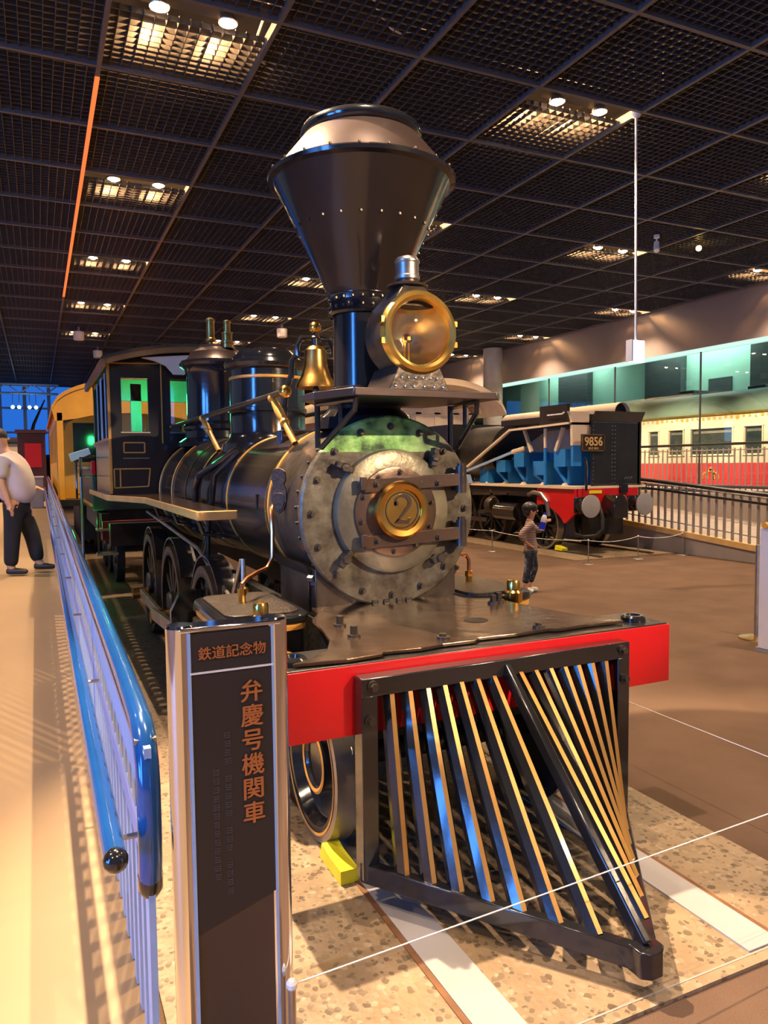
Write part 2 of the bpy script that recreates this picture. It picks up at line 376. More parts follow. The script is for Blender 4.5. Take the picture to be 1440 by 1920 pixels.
for y in (8, 14, 20, 27):  # assumed room lights without fixtures, set to brighten the pale green wall
    a = bpy.data.lights.new('assumed_annex_light', 'AREA'); a.energy = 65; a.color = (.80, 1.0, .92); a.shape = 'RECTANGLE'; a.size = 1.0; a.size_y = 4.4
    o = bpy.data.objects.new('assumed_annex_light', a); COL.objects.link(o); o.location = (19.9, y, 5.95)
# warm beams added behind the wall band to brighten the coach side, no fixtures
for y in (8, 11, 14, 17, 20): spotlight('coach_wash', (13.95, y, 4.1), (16.5, y, 1.4), 560, 85, .8, (1, .68, .48), .1)
MB().box(XW+.25, XW+1.0, 3, 40, 5.2, 5.26).build('trim_2', K['dgrey'], ang=0, kind='structure')
# end wall and blue lit hall at the far left
MB().box(-1.2, 22, 41.5, 41.8, 0, 7.5).build('wall_back', K['plenum'], ang=0, kind='structure')
MB().box(-16, -1.2, 41.5, 41.8, 3.6, 7.5).build('wall_back_upper', K['dgrey'], ang=0, kind='structure')
MB().box(-16, -1.2, 41.5, 41.6, 0, 3.6).build('wall_back_lower', K['white'], ang=0, kind='structure')
MB().box(-14, .6, 41.40, 41.46, 2.2, 5.6).build('window_2', K['blueglow2'], ang=0, kind='structure', label='far blue lit glazing at the end of the hall')
w2 = bpy.data.objects['window_2']
for x in (-9.5, -7, -4.5, -3.1, -2.0, -.9): MB().box(x-.08, x+.08, 41.30, 41.40, 2.2, 5.6).build('mullion', K['bluegrey'], w2, ang=0)
for z in (3.3, 4.5): MB().box(-14, .6, 41.32, 41.39, z-.05, z+.05).build('transom', K['bluegrey'], w2, ang=0)
# assumed tall daylight glazing in the left wall (out of frame, mirrored in the black paint)
MB().box(-14.3, -14.0, -10, 8, 0, 7.4).build('wall_left', K['dgrey'], ang=0, kind='structure')
w3 = MB().box(-13.98, -13.94, -4.6, -2.2, 0.05, 7.2).build('assumed_window_3', K['blueglow'], ang=0, kind='structure', label='assumed tall blue daylight glazing in the left wall')
w4 = MB().box(-13.98, -13.94, -.8, 2.2, 0.05, 2.5).build('added_blue_pane', K['blueglow'], ang=0, kind='structure', label='low added blue pane at the left wall, for reflections')  # unseen glowing pane added for blue reflections on the cowcatcher slats
for z in (1.7, 3.4, 5.2): MB().box(-13.95, -13.9, -4.6, -2.2, z-.02, z+.02).build('glazing_bar', K['dgrey'], w3, ang=0)
col = thing('round_column', 'round grey column behind the cutaway engine', 'column', (12.83, 22, 0)); 
MB().cyl((12.83, 22, 0), (12.83, 22, 5.45), .33, n=32).build('shaft', K['grey'], col)
MB().cyl((12.83, 22, 0), (12.83, 22, .12), .36, n=32).build('base_collar', K['dgrey'], col)
# ================================================================== THE BLACK LOCOMOTIVE
K['boardtop'] = mat('dark_varnished_board', (.06, .035, .022), .22, .2, .3, 4, coat=.4)
K['plateb'] = mat('tarnished_plate', (.075, .052, .038), .5, .5, .4, 30, .4, 60)
K['lidm'] = mat('textured_chest_lid', (.035, .026, .02), .38, .4, .5, 30, .6, 70)
K['oak'] = mat('oak_edge', (.55, .29, .08), .35, 0, .2, 5, coat=.3)
K['cabg'] = glass('cab_glass', (.92, .97, .94), .07)
BZ = 1.295          # boiler centre height
LO = thing('steam_locomotive', 'black steam locomotive with flared smokestack and brass plate numbered two', 'locomotive', (0, 5, 0))
def m_patina_green_top():
    m, N, L, P = node_mat('smokebox_front_patina_green_top')
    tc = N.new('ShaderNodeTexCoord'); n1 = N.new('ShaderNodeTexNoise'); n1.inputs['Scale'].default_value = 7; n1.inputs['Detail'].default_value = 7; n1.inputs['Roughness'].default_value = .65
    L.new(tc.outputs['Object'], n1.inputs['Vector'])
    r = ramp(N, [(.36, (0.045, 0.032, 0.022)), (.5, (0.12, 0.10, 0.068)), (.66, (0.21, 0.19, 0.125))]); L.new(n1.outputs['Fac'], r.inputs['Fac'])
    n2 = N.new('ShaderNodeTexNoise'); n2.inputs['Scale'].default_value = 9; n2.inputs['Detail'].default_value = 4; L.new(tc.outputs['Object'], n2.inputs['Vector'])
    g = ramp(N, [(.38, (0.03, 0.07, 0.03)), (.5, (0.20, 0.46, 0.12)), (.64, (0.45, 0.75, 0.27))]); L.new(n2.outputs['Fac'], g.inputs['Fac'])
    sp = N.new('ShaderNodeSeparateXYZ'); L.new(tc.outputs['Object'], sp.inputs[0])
    cut = N.new('ShaderNodeMath'); cut.operation = 'GREATER_THAN'; cut.inputs[1].default_value = .285; L.new(sp.outputs['Z'], cut.inputs[0])  # green tones start above a level line and fade towards the right
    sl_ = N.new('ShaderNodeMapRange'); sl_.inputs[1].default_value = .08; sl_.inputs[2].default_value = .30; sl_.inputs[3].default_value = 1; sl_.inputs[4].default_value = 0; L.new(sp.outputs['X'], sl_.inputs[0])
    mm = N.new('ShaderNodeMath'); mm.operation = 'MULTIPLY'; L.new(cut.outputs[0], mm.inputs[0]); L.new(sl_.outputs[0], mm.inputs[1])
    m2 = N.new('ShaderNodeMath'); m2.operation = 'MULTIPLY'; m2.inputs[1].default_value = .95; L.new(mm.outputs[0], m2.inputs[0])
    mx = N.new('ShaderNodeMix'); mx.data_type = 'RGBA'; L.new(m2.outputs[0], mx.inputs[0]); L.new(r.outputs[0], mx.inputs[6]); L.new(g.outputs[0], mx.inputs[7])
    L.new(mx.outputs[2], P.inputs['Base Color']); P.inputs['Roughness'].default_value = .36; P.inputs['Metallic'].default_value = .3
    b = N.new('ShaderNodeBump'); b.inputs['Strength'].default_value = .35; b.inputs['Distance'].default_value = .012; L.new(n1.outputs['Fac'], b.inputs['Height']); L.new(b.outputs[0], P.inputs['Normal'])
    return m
K['patina_green_top'] = m_patina_green_top()
K['door'] = mat('smokebox_door_bare_iron', (0.22, 0.195, 0.13), .34, .45, .45, 6, .35, 18)
K['bosspl'] = mat('smokebox_centre_plate', (0.15, 0.095, 0.065), .25, .6, .3, 6, .15, 20)

# --- smokebox front ring, door, hinges
fr = MB().lathe((0, 3.26, BZ), [(.29, .0), (.452, .0), (.46, .008), (.46, .034), (.44, .04), (.29, .04)], 'Y', 72, cap=False).build('smokebox_front', K['patina_green_top'], LO, org=(0, 3.26, BZ))
bolt = None
for i in range(16):
    a = PI/2+2*PI*i/16; x, z = .408*math.cos(a), BZ+.408*math.sin(a)
    if bolt is None: bolt = MB().cyl((x, 3.262, z), (x, 3.252, z), .019, .017, 10).cyl((x, 3.252, z), (x, 3.232, z), .012, .010, 6).build('bolt', K['iron'], fr, org=(x, 3.26, z))
    else: inst(bolt, 'bolt', (x, 3.26, z), fr)
dr = MB().lathe((0, 3.26, BZ), [(0, -.055), (.20, -.052), (.27, -.045), (.293, -.036), (.30, -.022), (.30, .02)], 'Y', 64, cap=False).build('smokebox_door', K['door'], LO, org=(0, 3.26, BZ))
MB().lathe((0, 3.26, BZ), [(.215, -.053), (.213, -.064), (.19, -.068), (.0, -.070)], 'Y', 56, cap=False).build('centre_plate', K['bosspl'], dr)
for i in range(10):
    a = 2*PI*(i+.35)/10; x, z = .188*math.cos(a), BZ+.188*math.sin(a)
    inst(bolt, 'bolt', (x, 3.262-.068, z), dr).scale = (.8, .8, .8)
for s, zz in ((1, 1.432), (-1, 1.168)):
    b = MB().bar((-.175, 3.184, zz-.012), (.345, 3.184, zz+.012), .022, .062)
    b.bar((-.185, 3.165, zz-.03), (-.185, 3.165, zz+.03), .022, .03)
    b.build('hinge_strap', K['bosspl'], dr, bev=.003)
    h = MB().cyl((.352, 3.19, zz-.055), (.352, 3.19, zz+.075), .027, n=16).cyl((.352, 3.19, zz+.075), (.352, 3.19, zz+.09), .02, n=12)
    h.box(.335, .385, 3.195, 3.262, zz-.045, zz+.06)
    h.build('hinge_knuckle', K['iron'], dr)
    for x in (-.115, .21): inst(bolt, 'bolt', (x, 3.172, zz-.004), dr).scale = (.8, .8, .8)
for a, tw in ((2.45, .3), (3.83, .2), (5.5, 1.2), (.88, .5)):
    x, z = .335*math.cos(a), BZ+.335*math.sin(a)
    b = MB(); d = V((math.cos(a+tw), 0, math.sin(a+tw)))*.045
    b.bar((x-d.x, 3.215, z-d.z), (x+d.x, 3.215, z+d.z), .03, .042, (0,1,0)); b.cyl((x, 3.26, z), (x, 3.19, z), .017, n=8); b.cyl((x, 3.2, z), (x, 3.185, z), .024, n=6)
    b.build('door_clamp', K['iron'], dr, bev=.004)
# --- brass number plate 2
npx = MB().lathe((0, 3.14, BZ+.01), [(0, .0), (.094, .0), (.098, -.012), (.122, -.016), (.136, -.008), (.138, .006), (.122, .03), (.10, .06)], 'Y', 56, cap=False).build('number_plate', K['brass'], LO, label='round brass number plate with raised rim')
MB().lathe((0, 3.14, BZ+.01), [(.088, .0015), (.086, -.0025), (.082, -.0025), (.080, .0015)], 'Y', 48, cap=False).build('plate_ring', K['blackm'], npx)
MB().lathe((0, 3.14, BZ+.01), [(.07, .06), (.07, .01)], 'Y', 24, cap=False).build('plate_stem', K['iron'], npx)
# serif numeral two, drawn as a stroke of changing width
pts = []
def two():
    b = MB(); ctr = []
    for i in range(15):
        a = math.radians(200-i*16.5); ctr.append((0.034*math.cos(a)+.002, .030+.030*math.sin(a), .0075+.0085*max(0, math.sin((i-4)/11*PI*.9)) if i > 3 else .0085))
    ctr += [(.020, .002, .013), (.004, -.018, .010), (-.014, -.036, .006), (-.030, -.050, .004)]
    vs = []
    for i, (x, z, w) in enumerate(ctr):
        a = V(ctr[max(0, i-1)][:2]); c = V(ctr[min(len(ctr)-1, i+1)][:2]); d = (c-a).normalized(); n = V((-d.y, d.x))*w*.55
        vs += [(x+n.x, 0, z+n.y), (x-n.x, 0, z-n.y), (x+n.x, -.004, z+n.y), (x-n.x, -.004, z-n.y)]
    k = len(ctr); fs = []
    for i in range(k-1):
        o = 4*i; fs += [(o+2, o+3, o+7, o+6), (o, o+4, o+5, o+1), (o, o+2, o+6, o+4), (o+1, o+5, o+7, o+3)]
    fs += [(0, 1, 3, 2), (4*k-4, 4*k-2, 4*k-1, 4*k-3)]
    b.add(vs, fs)
    i0 = len(b.v)
    b.prism([(-.037,-.056),(.030,-.060),(.040,-.034),(.034,-.036),(.026,-.044),(.004,-.042),(-.020,-.036),(-.030,-.046)], 'XZ', 0, -.004)
    b.lathe((-.027, 0, .026), [(0, -.004), (.0105, -.004), (.0105, 0)], 'Y', 14, cap=False)
    for i in range(len(b.v)): v = b.v[i]; b.v[i] = (v[0]*1.12, v[1]+3.1398, v[2]*1.12+BZ+.012)
    return b
K['plateink'] = mat('number_dark_enamel', (0.035, 0.014, 0.006), .45, 0, .1)
two().build('numeral_two', K['plateink'], npx, ang=0)

# --- smokebox shell and boiler
MB().lathe((0, 0, BZ), [(.435, 3.30), (.435, 3.93)], 'Y', 72, cap=False).build('smokebox_shell', K['iron'], LO)
bl = MB().lathe((0, 0, BZ), [(.425, 3.93), (.425, 5.75), (.44, 5.8), (.475, 6.6), (.485, 6.8), (.485, 7.5)], 'Y', 72, cap=False).build('boiler', K['boiler'], LO)
for y, r, w in ((3.86, .436, .03), (3.955, .427, .022), (4.87, .427, .022), (5.78, .440, .022), (6.72, .484, .022), (7.42, .487, .03)):
    MB().lathe((0, y, BZ), [(r, -w/2), (r+.006, -w/2+.003), (r+.006, w/2-.003), (r, w/2)], 'Y', 72, cap=False).build('boiler_band', K['gold'] if y != 3.955 else K['brass'], bl)
for y in (5.3, 6.2): MB().lathe((0, y, BZ), [(.435 if y < 6 else .462, -.012), (.437 if y < 6 else .466, 0), (.435 if y < 6 else .462, .012)], 'Y', 72, cap=False).build('boiler_band', K['iron'], bl)
# riveted seam along the smokebox shell rear edge and foot bolts
b = MB()
for i in range(26):
    a = -1.1+i*(2*PI-2.0)/25+.4; b.ball((.437*math.cos(a+PI/2+.5), 3.40, BZ+.437*math.sin(a+PI/2+.5)), .009, 6)
b.build('shell_rivets', K['iron'], LO, kind='stuff')
# builder plate on the smokebox side
a = PI-.12
bp = MB()
sh = [(.0,-.135),(.035,-.11),(.058,-.06),(.055,0),(.04,.03),(.055,.055),(.05,.10),(.03,.115),(0,.12),(-.03,.115),(-.05,.10),(-.055,.055),(-.04,.03),(-.055,0),(-.058,-.06),(-.035,-.11)]
bp.prism(sh, 'YZ', 0, -.012)
bp.prism([(y*.78, z*.62-.035) for y, z in sh[:5]+sh[-4:]], 'YZ', -.012, -.016)
for i in range(len(bp.v)): v = bp.v[i]; q_ = Matrix.Rotation(.5, 3, 'Z') @ (V(v)*.9); bp.v[i] = (q_.x-.452, q_.y+3.60, q_.z+1.40)
bp.build('builder_plate', K['plateb'], LO, bev=.003, label='small shield shaped builder plate')
for s in (-1, 1):       # lagging slots near the seam
    MB().box(s*.425-.006, s*.425+.006, 4.12, 4.15, 1.28, 1.36).build('wash_out_slot', K['soot'], bl)

# --- saddle under the smokebox
sd = MB().box(-.38, .38, 3.30, 3.86, .80, 1.03).build('saddle', K['iron'], LO, bev=.008)
MB().prism([(-.43, 1.06), (-.33, .92), (-.33, .84), (.33, .84), (.33, .92), (.43, 1.06), (.3, .97), (.15, .9), (0, .875), (-.15, .9), (-.3, .97)], 'XZ', 3.34, 3.88).build('saddle_flange', K['blackm'], sd)
for s in (-1, 1):
    MB().box(s*.36-.03, s*.36+.03, 3.36, 3.37, .82, 1.02).build('saddle_rib', K['black'], sd)
    for i in range(4): MB().cyl((s*(.405-.018*i), 3.33, .985-.02*i), (s*(.405-.018*i)-s*.02, 3.31, .985-.02*i), .017, n=6).build('nut', K['iron'], sd)
for x in (-.09, -.03, .04, .09): MB().box(x-.017, x+.017, 3.25, 3.28, .835, .868).build('nut', K['iron'], sd, bev=.004)

# --- deck plate and buffer beam
K['deck'] = mat('worn_deck_plate', (0.13, 0.085, 0.06), .2, .8, .35, 5, .45, 7)
dk = [(-.40,3.30),(-.42,3.16),(-.49,3.04),(-.52,2.82),(-.556,2.65),(-.62,2.51),(-.72,2.42),(-.79,2.385),(-.60,2.36),(-.46,2.375),(-.44,2.40),(-.30,2.385),(-.20,2.40),(-.06,2.395),(-.03,2.425),(.14,2.415),(.30,2.43),(.34,2.41),(.50,2.42),(.68,2.41),(.64,2.50),(.58,2.62),(.53,2.83),(.50,3.08),(.42,3.16),(.40,3.30)]
b = MB().prism(dk, 'XY', .838, .852)
b.build('deck_plate', K['deck'], LO, ang=0, bev=.003)
W_ = []
for x, y in ((-.43, 2.86), (-.16, 2.47), (.28, 2.46), (.46, 3.02), (-.45, 2.66), (.40, 2.98)):
    MB().cyl((x, y, .852), (x, y, .862), .026, n=12).cyl((x, y, .862), (x, y, .895 if y > 2.6 else .872), .015, n=6).build('deck_bolt', K['iron'], LO)
MB().lathe((.13, 2.70, .8525), [(.0, .0), (.05, .0), (.052, .001)], 'Z', 24, cap=False).build('deck_hole', K['soot'], LO)
K['beamtop'] = mat('black_beam_paint', (.02, .018, .017), .3, .2, .3, 8, .2, 20)
bb = MB().box(-.868, .868, 2.352, 2.60, .588, .834).build('buffer_beam', K['beamtop'], LO, bev=.004)
MB().box(-.872, .872, 2.343, 2.352, .586, .829).build('red_face', K['red'], bb, bev=.001)
MB().box(.866, .873, 2.348, 2.58, .59, .828).build('end_face', K['cream'], bb)
for s in (-1, 1):
    pk = MB().lathe((s*.77, 2.45, .834), [(.052, 0), (.052, .018), (.044, .026), (.03, .026), (.026, .014)], 'Z', 24, cap=False).lathe((s*.77, 2.45, .834), [(0, .014), (.027, .014)], 'Z', 24, cap=False).build('stake_pocket', K['black'], bb)
# --- cowcatcher
cw = MB()
cw.box(-.585, .585, 2.27, 2.335, .735, .80)
for s in (-1, 1):
    cw.box(min(s*.525, s*.585), max(s*.525, s*.585), 2.27, 2.335, .095, .74)
    cw.bar((s*.575, 2.31, .118), (s*.012, 1.565, .092), .04, .068)
    cw.box(min(s*.535, s*.577), max(s*.535, s*.577), 2.33, 2.36, .1, .76)
cwo = cw.build('cowcatcher', K['black'], LO, bev=.004)
MB().prism([(-.045, 1.60), (-.045, 1.545), (-.02, 1.525), (.02, 1.525), (.045, 1.545), (.045, 1.60)], 'XY', .05, .128).build('cowcatcher_nose', K['black'], cwo, bev=.004)
K['slatgold'] = mat('gold_slat_edge', (0.62, 0.33, 0.09), .28, .35, .12, 8, .08, 30, coat=.3)
TX = [.470, .400, .330, .264, .196, .127, .058]; BX = [.472, .412, .353, .290, .228, .160, .090]
def slat(x0, x1, y1, name='slat', gold=True):
    p0 = V((x0, 2.285, .752)); p1 = V((x1, y1, .128)); d = (p1-p0).normalized()
    w = V((1, 0, 0)) - d*d.x; w.normalize(); u = w.cross(d)
    if u.y > 0: u = -u
    hw, dp = .025, .052
    q = lambda p, a, c: p + w*a + u*c
    b = MB()
    vs = [q(p, a, c) for p in (p0, p1) for a, c in ((-hw*.8, -dp), (hw*.8, -dp), (hw, -.0175), (.0085, .006), (-.0085, .006), (-hw, -.0175))]
    b.mat(0).add(vs, [(0, 6, 7, 1), (1, 7, 8, 2), (2, 8, 9, 3), (4, 10, 11, 5), (5, 11, 6, 0), (0, 1, 2, 3, 4, 5), (11, 10, 9, 8, 7, 6)])
    if gold: b.mi = 1
    b.f.append([3, 9, 10, 4]); b.m.append(b.mi)
    return b.build(name, [K['black'], K['slatgold']], cwo, ang=40)
for s in (-1, 1):
    for tx, bx in zip(TX, BX):
        slat(s*tx, s*bx, 2.31-(.575-bx)*(.745/.563)-.005)
b = MB().bar((0, 2.285, .765), (0, 1.575, .12), .028, .05).build('centre_post', K['black'], cwo, bev=.006)
for x, z in ((-.545, .772), (.545, .772), (-.556, .655), (.556, .655)):
    MB().cyl((x, 2.272, z), (x, 2.262, z), .02, n=14).cyl((x, 2.262, z), (x, 2.248, z), .013, n=6).build('bolt', K['iron'], cwo)
# --- frame, pilot wheels, chock
fm = MB()
for s in (-1, 1): fm.box(s*.36-.035, s*.36+.035, 2.5, 9.4, .52, .80)
fm.box(-.36, .36, 3.3, 3.9, .5, .78); fm.box(-.45, .45, 2.60, 2.66, .45, .60)
fm.build('main_frame', K['soot'], LO)
MB().box(-.8, .8, 9.2, 9.42, .60, .86).build('rear_beam', K['soot'], LO)
def disc_wheel(s, y, r):
    x = s*.60
    w = MB().lathe((x-s*.075, y, r), [(0, s*.0), (.05, 0), (.05, s*.018), (.062, s*.02), (.09, s*-.005), (r*.72, s*.012), (r*.80, s*.055), (r*.88, s*.06), (r*.985, s*.055), (r, s*-.03), (r+.028, s*-.05), (r+.028, s*-.07), (r*.9, s*-.075), (0, s*-.075)], 'X', 56, cap=False).build('pilot_wheel', K['black'], LO)
    MB().lathe((x-s*.075, y, r), [(r*.885, s*.0605), (r*.985, s*.0565), (r*1.001, s*-.03)], 'X', 56, cap=False).build('tyre', K['steel'], w)
    MB().lathe((x-s*.075, y, r), [(r*.865, s*.061), (r*.90, s*.0625)], 'X', 56, cap=False).build('wheel_line', K['gold'], w)
    MB().lathe((x-s*.075, y, r), [(0, s*.03), (.10, s*.03), (.115, s*.045), (.128, s*.045), (.13, 0)], 'X', 36, cap=False).build('hub', K['black'], w)
    MB().lathe((x-s*.075, y, r), [(.108, s*.044), (.120, s*.048), (.13, s*.044)], 'X', 36, cap=False).build('hub_line', K['gold'], w)
    return w
for s in (-1, 1): disc_wheel(s, 2.83, .315)
MB().cyl((-.5, 2.83, .315), (.5, 2.83, .315), .055, n=16).build('pilot_axle', K['soot'], LO)
MB().box(-.5, .5, 2.7, 2.98, .43, .56).build('pilot_truck_bar', K['soot'], LO, bev=.01)
MB().box(-.46, -.42, 2.52, 2.60, .30, .60).box(.42, .46, 2.52, 2.60, .30, .60).build('guard_iron', K['black'], LO)
ch = MB().prism([(2.44, .001), (2.665, .001), (2.64, .066), (2.58, .055), (2.44, .052)], 'YZ', -.605, -.535).build('wheel_chock', K['lemon'], None, ang=0, label='yellow wedge chock against the front wheel', category='wheel chock')

# --- cylinders and valve chests
for s in (-1, 1):
    cx = -.655 if s < 0 else .575
    def rrect(hx, hy, r, n=5):
        P = []
        for qx, qy, a in ((1, 1, 0), (-1, 1, 90), (-1, -1, 180), (1, -1, 270)):
            for k in range(n+1):
                t = math.radians(a+90*k/n); P.append((cx+qx*(hx-r)+r*math.cos(t), 3.48+qy*(hy-r)+r*math.sin(t)))
        return P
    cy = MB().cyl((cx, 3.10, .50), (cx, 3.88, .50), .205, n=40).build('cylinder', K['black'], LO, bev=.01)
    MB().lathe((cx, 3.10, .50), [(0, -.05), (.12, -.05), (.17, -.03), (.215, -.01), (.215, .03), (.2, .03)], 'Y', 40, cap=False).build('cylinder_cover', K['iron'], cy)
    MB().lathe((cx, 3.10, .50), [(.217, -.006), (.222, .006), (.217, .02)], 'Y', 40, cap=False).build('cover_line', K['gold'], cy)
    vc = MB().prism(rrect(.195, .32, .09), 'XY', .62, .82).build('valve_chest', K['black'], LO, bev=.006)
    MB().prism(rrect(.203, .328, .095), 'XY', .785, .812).build('chest_line', K['gold'], vc, bev=.004)
    MB().prism(rrect(.212, .337, .1), 'XY', .815, .858).build('chest_cover', K['black'], vc, bev=.012)
    MB().prism(rrect(.17, .295, .07), 'XY', .856, .868).build('chest_lid', K['lidm'], vc, bev=.003)
    MB().prism(rrect(.16, .285, .07), 'XY', .58, .62).build('chest_foot', K['gold'], vc, bev=.003)
    for yy, rr_ in ((3.12, .034),):
        MB().lathe((-.70 if s < 0 else .60, yy-.02, .76), [(.03, 0), (.042, .01), (.042, .045), (.03, .055), (.03, .06), (.044, .066), (.044, .115), (.034, .125), (.034, .165), (.03, .175), (0, .18)], 'Z', 24, cap=False).build('oil_cup', K['brass'], vc, label='brass oil cup in front of the valve chest')
    MB().ball((cx-s*.06, 3.80, .875), .032, 14, (1, 1, .7)).build('brass_dome_nut', K['brass'], vc)
    q = (cx+s*.02, 3.52)
    MB().cyl((q[0], q[1], .866), (q[0], q[1], .90), .018, n=10).cyl((q[0], q[1], .90), (q[0], q[1], .93), .022, n=6).build('pipe_union', K['brass'], vc)
    if s < 0:
        pp = [(q[0], q[1], .92), (q[0], q[1], .955), (q[0]+.03, q[1]+.02, .975), (-.56, 3.66, .985), (-.50, 3.69, 1.0), (-.468, 3.70, 1.05), (-.462, 3.71, 1.18), (-.462, 3.72, 1.26), (-.455, 3.75, 1.30), (-.43, 3.79, 1.315)]
    else:
        pp = [(q[0], q[1], .92), (q[0], q[1], .99), (q[0]-.02, q[1], 1.02), (q[0]-.1, q[1]+.01, 1.035), (.44, 3.62, 1.05)]
    MB().tube(pp, .011, 8).build('copper_pipe', K['copper'], LO)
    # crosshead, guide bars, rods
    for dz in (-.14, .14): MB().box(cx-.035, cx+.035, 3.88, 4.75, .5+dz-.022, .5+dz+.022).build('guide_bar', K['steel'], LO, bev=.003)
    MB().cyl((cx, 3.88, .5), (cx, 4.5, .5), .028, n=14).build('piston_rod', K['steel'], LO)
    MB().box(cx-.06, cx+.06, 4.35, 4.62, .40, .60).build('crosshead', K['steel'], LO, bev=.01)
    MB().prism([(cx+u, v) for u, v in ((-.17, .26), (-.17, .62), (-.12, .72), (0, .75), (.12, .72), (.17, .62), (.17, .26))], 'XZ', 4.72, 4.78).build('guide_yoke', K['black'], LO)
    MB().bar((s*.78, 4.5, .50), (s*.78, 5.9, .40), .035, .085).build('main_rod', K['steel'], LO, bev=.005)
    MB().bar((s*.72, 4.6, .37), (s*.72, 7.2, .37), .035, .085).build('side_rod', K['steel'], LO, bev=.005)
    for y in (4.6, 5.9, 7.1):
        r = .457; x = s*.60
        wh = MB().lathe((x, y, r), [(r*.84, s*.05), (r*.985, s*.05), (r, s*-.06), (r+.028, s*-.075), (r+.028, s*-.1), (r*.86, s*-.1), (r*.84, s*.05)], 'X', 48, cap=False)
        wh.lathe((x, y, r), [(0, s*.065), (.09, s*.065), (.10, s*.05), (.10, s*-.08), (0, s*-.08)], 'X', 24, cap=False)
        for k in range(12):
            a = 2*PI*k/12; wh.bar((x, y+.08*math.cos(a), r+.08*math.sin(a)), (x, y+r*.87*math.cos(a), r+r*.87*math.sin(a)), .05, .045, (1, 0, 0))
        wo = wh.build('driving_wheel', K['soot'], LO)
        MB().lathe((x, y, r), [(r*.89, s*.0505), (r*.985, s*.051), (r*1.001, s*-.06)], 'X', 48, cap=False).build('tyre', K['iron'], wo)
        MB().cyl((s*.66, y, .37), (s*.80, y, .37), .05, n=18).build('crank_pin', K['brassd'], wo)
        MB().lathe((x, y, r), [(r+.05, -s*.07), (r+.05, s*.04), (r+.06, s*.04), (r+.06, -s*.07), (r+.05, -s*.07)], 'X', 24, cap=False, a0=.4, a1=2.6).build('wheel_guard', K['black'], wo)
    # valve gear rods seen below the running board
    MB().tube([(s*.66, 7.0, 1.12), (s*.60, 5.0, .98), (s*.60, 4.12, .80), (s*.60, 4.04, .80), (s*.58, 3.90, 1.02), (s*.58, 3.86, 1.03), (s*.60, 3.80, .74)], .012, 8).build('drain_cock_rod', K['steel'], LO)
    MB().tube([(s*.58, 4.72, 1.22), (s*.60, 4.72, .70)], .015, 8).build('stay_rod', K['black'], LO)
    # injector pipe looping over the boiler side
    MB().tube([(s*.30, 5.03, 1.62), (s*.37, 5.05, 1.56), (s*.455, 5.10, 1.46), (s*.47, 5.12, 1.30), (s*.50, 5.15, 1.05), (s*.55, 5.2, .8)], .02, 10).build('feed_pipe', K['black'], LO)
    MB().tube([(s*.30, 5.05, 1.635), (s*.40, 5.22, 1.54), (s*.475, 5.5, 1.46), (s*.49, 5.6, 1.36), (s*.50, 5.62, 1.05)], .026, 10).build('feed_pipe', K['black'], LO)
    # running board
    rb = [(s*.52, 4.22), (s*.735, 4.22), (s*.735, 6.45), (s*.97, 7.25), (s*.99, 9.4), (s*.42, 9.4)]
    ro = MB().prism(rb, 'XY', 1.235, 1.262).build('running_board', K['boardtop'], LO, bev=.004)
    MB().bar((s*.742, 4.21, 1.243), (s*.742, 6.45, 1.243), .016, .052).bar((s*.742, 6.45, 1.243), (s*.975, 7.25, 1.243), .016, .052).bar((s*.975, 7.25, 1.243), (s*.995, 9.4, 1.243), .016, .052).bar((s*.52, 4.213, 1.243), (s*.75, 4.213, 1.243), .016, .052).build('board_edge', K['oak'], ro, bev=.005)
    for y in (4.5, 5.4, 6.3): MB().tube([(s*.70, y, 1.235), (s*.66, y, 1.12), (s*.44, y, 1.08)], .014, 8).build('board_bracket', K['black'], LO)
    # handrail with turned posts
    MB().tube([(s*.36, 3.78, 1.905), (s*.36, 7.38, 1.905)], .017, 10).build('handrail', K['blackm'], LO)
    MB().ball((s*.36, 3.77, 1.905), .034, 14).build('handrail_knob', K['brass'], LO)
    MB().ball((s*.36, 7.38, 1.905), .022, 12).build('handrail_knob', K['brass'], LO)
    for y, zb, y2 in ((4.03, 1.655, 3.76), (5.95, 1.67, 5.50)):
        c = V((s*.36, y, 1.905)); e = V((s*.315, y2, zb-.02)) if y < 5 else V((s*.33, y2, zb-.04))
        i0 = MB(); d = (e-c); 
        prof = [(.014, .0), (.026, .012), (.026, .03), (.016, .04), (.021, .07), (.026, .13), (.024, .18), (.018, .20), (.026, .21), (.028, .225), (.018, .235), (.017, d.length)]
        i0.lathe((0, 0, 0), prof, 'Z', 16, cap=False); q = V((0, 0, 1)).rotation_difference(d.normalized()).to_matrix().to_4x4()
        i0.rot(0, Matrix.Translation(c) @ q)
        i0.build('handrail_post', K['gold'], LO)
# --- smokestack
SY = 3.565
st = MB().lathe((0, SY, 0), [(.175, 1.70), (.175, 1.86), (.185, 1.87), (.185, 1.905), (.158, 1.915), (.157, 2.285), (.168, 2.288), (.172, 2.36), (.19, 2.40), (.30, 2.63), (.447, 2.925)], 'Z', 80, cap=False).build('smokestack', K['stack'], LO)
MB().lathe((0, SY, 0), [(.445, 2.92), (.472, 2.928), (.476, 2.945), (.462, 2.956), (.445, 2.956)], 'Z', 80, cap=False).build('stack_rim', K['stack'], st)
MB().lathe((0, SY, 0), [(.448, 2.954), (.405, 3.01), (.29, 3.15), (.27, 3.16)], 'Z', 80, cap=False).build('stack_cap', K['capdull'], st)
MB().lathe((0, SY, 3.172), [(.272+.034*math.cos(2*PI*i/16), .034*math.sin(2*PI*i/16)) for i in range(17)], 'Z', 72, cap=False).build('stack_top_ring', K['black'], st)
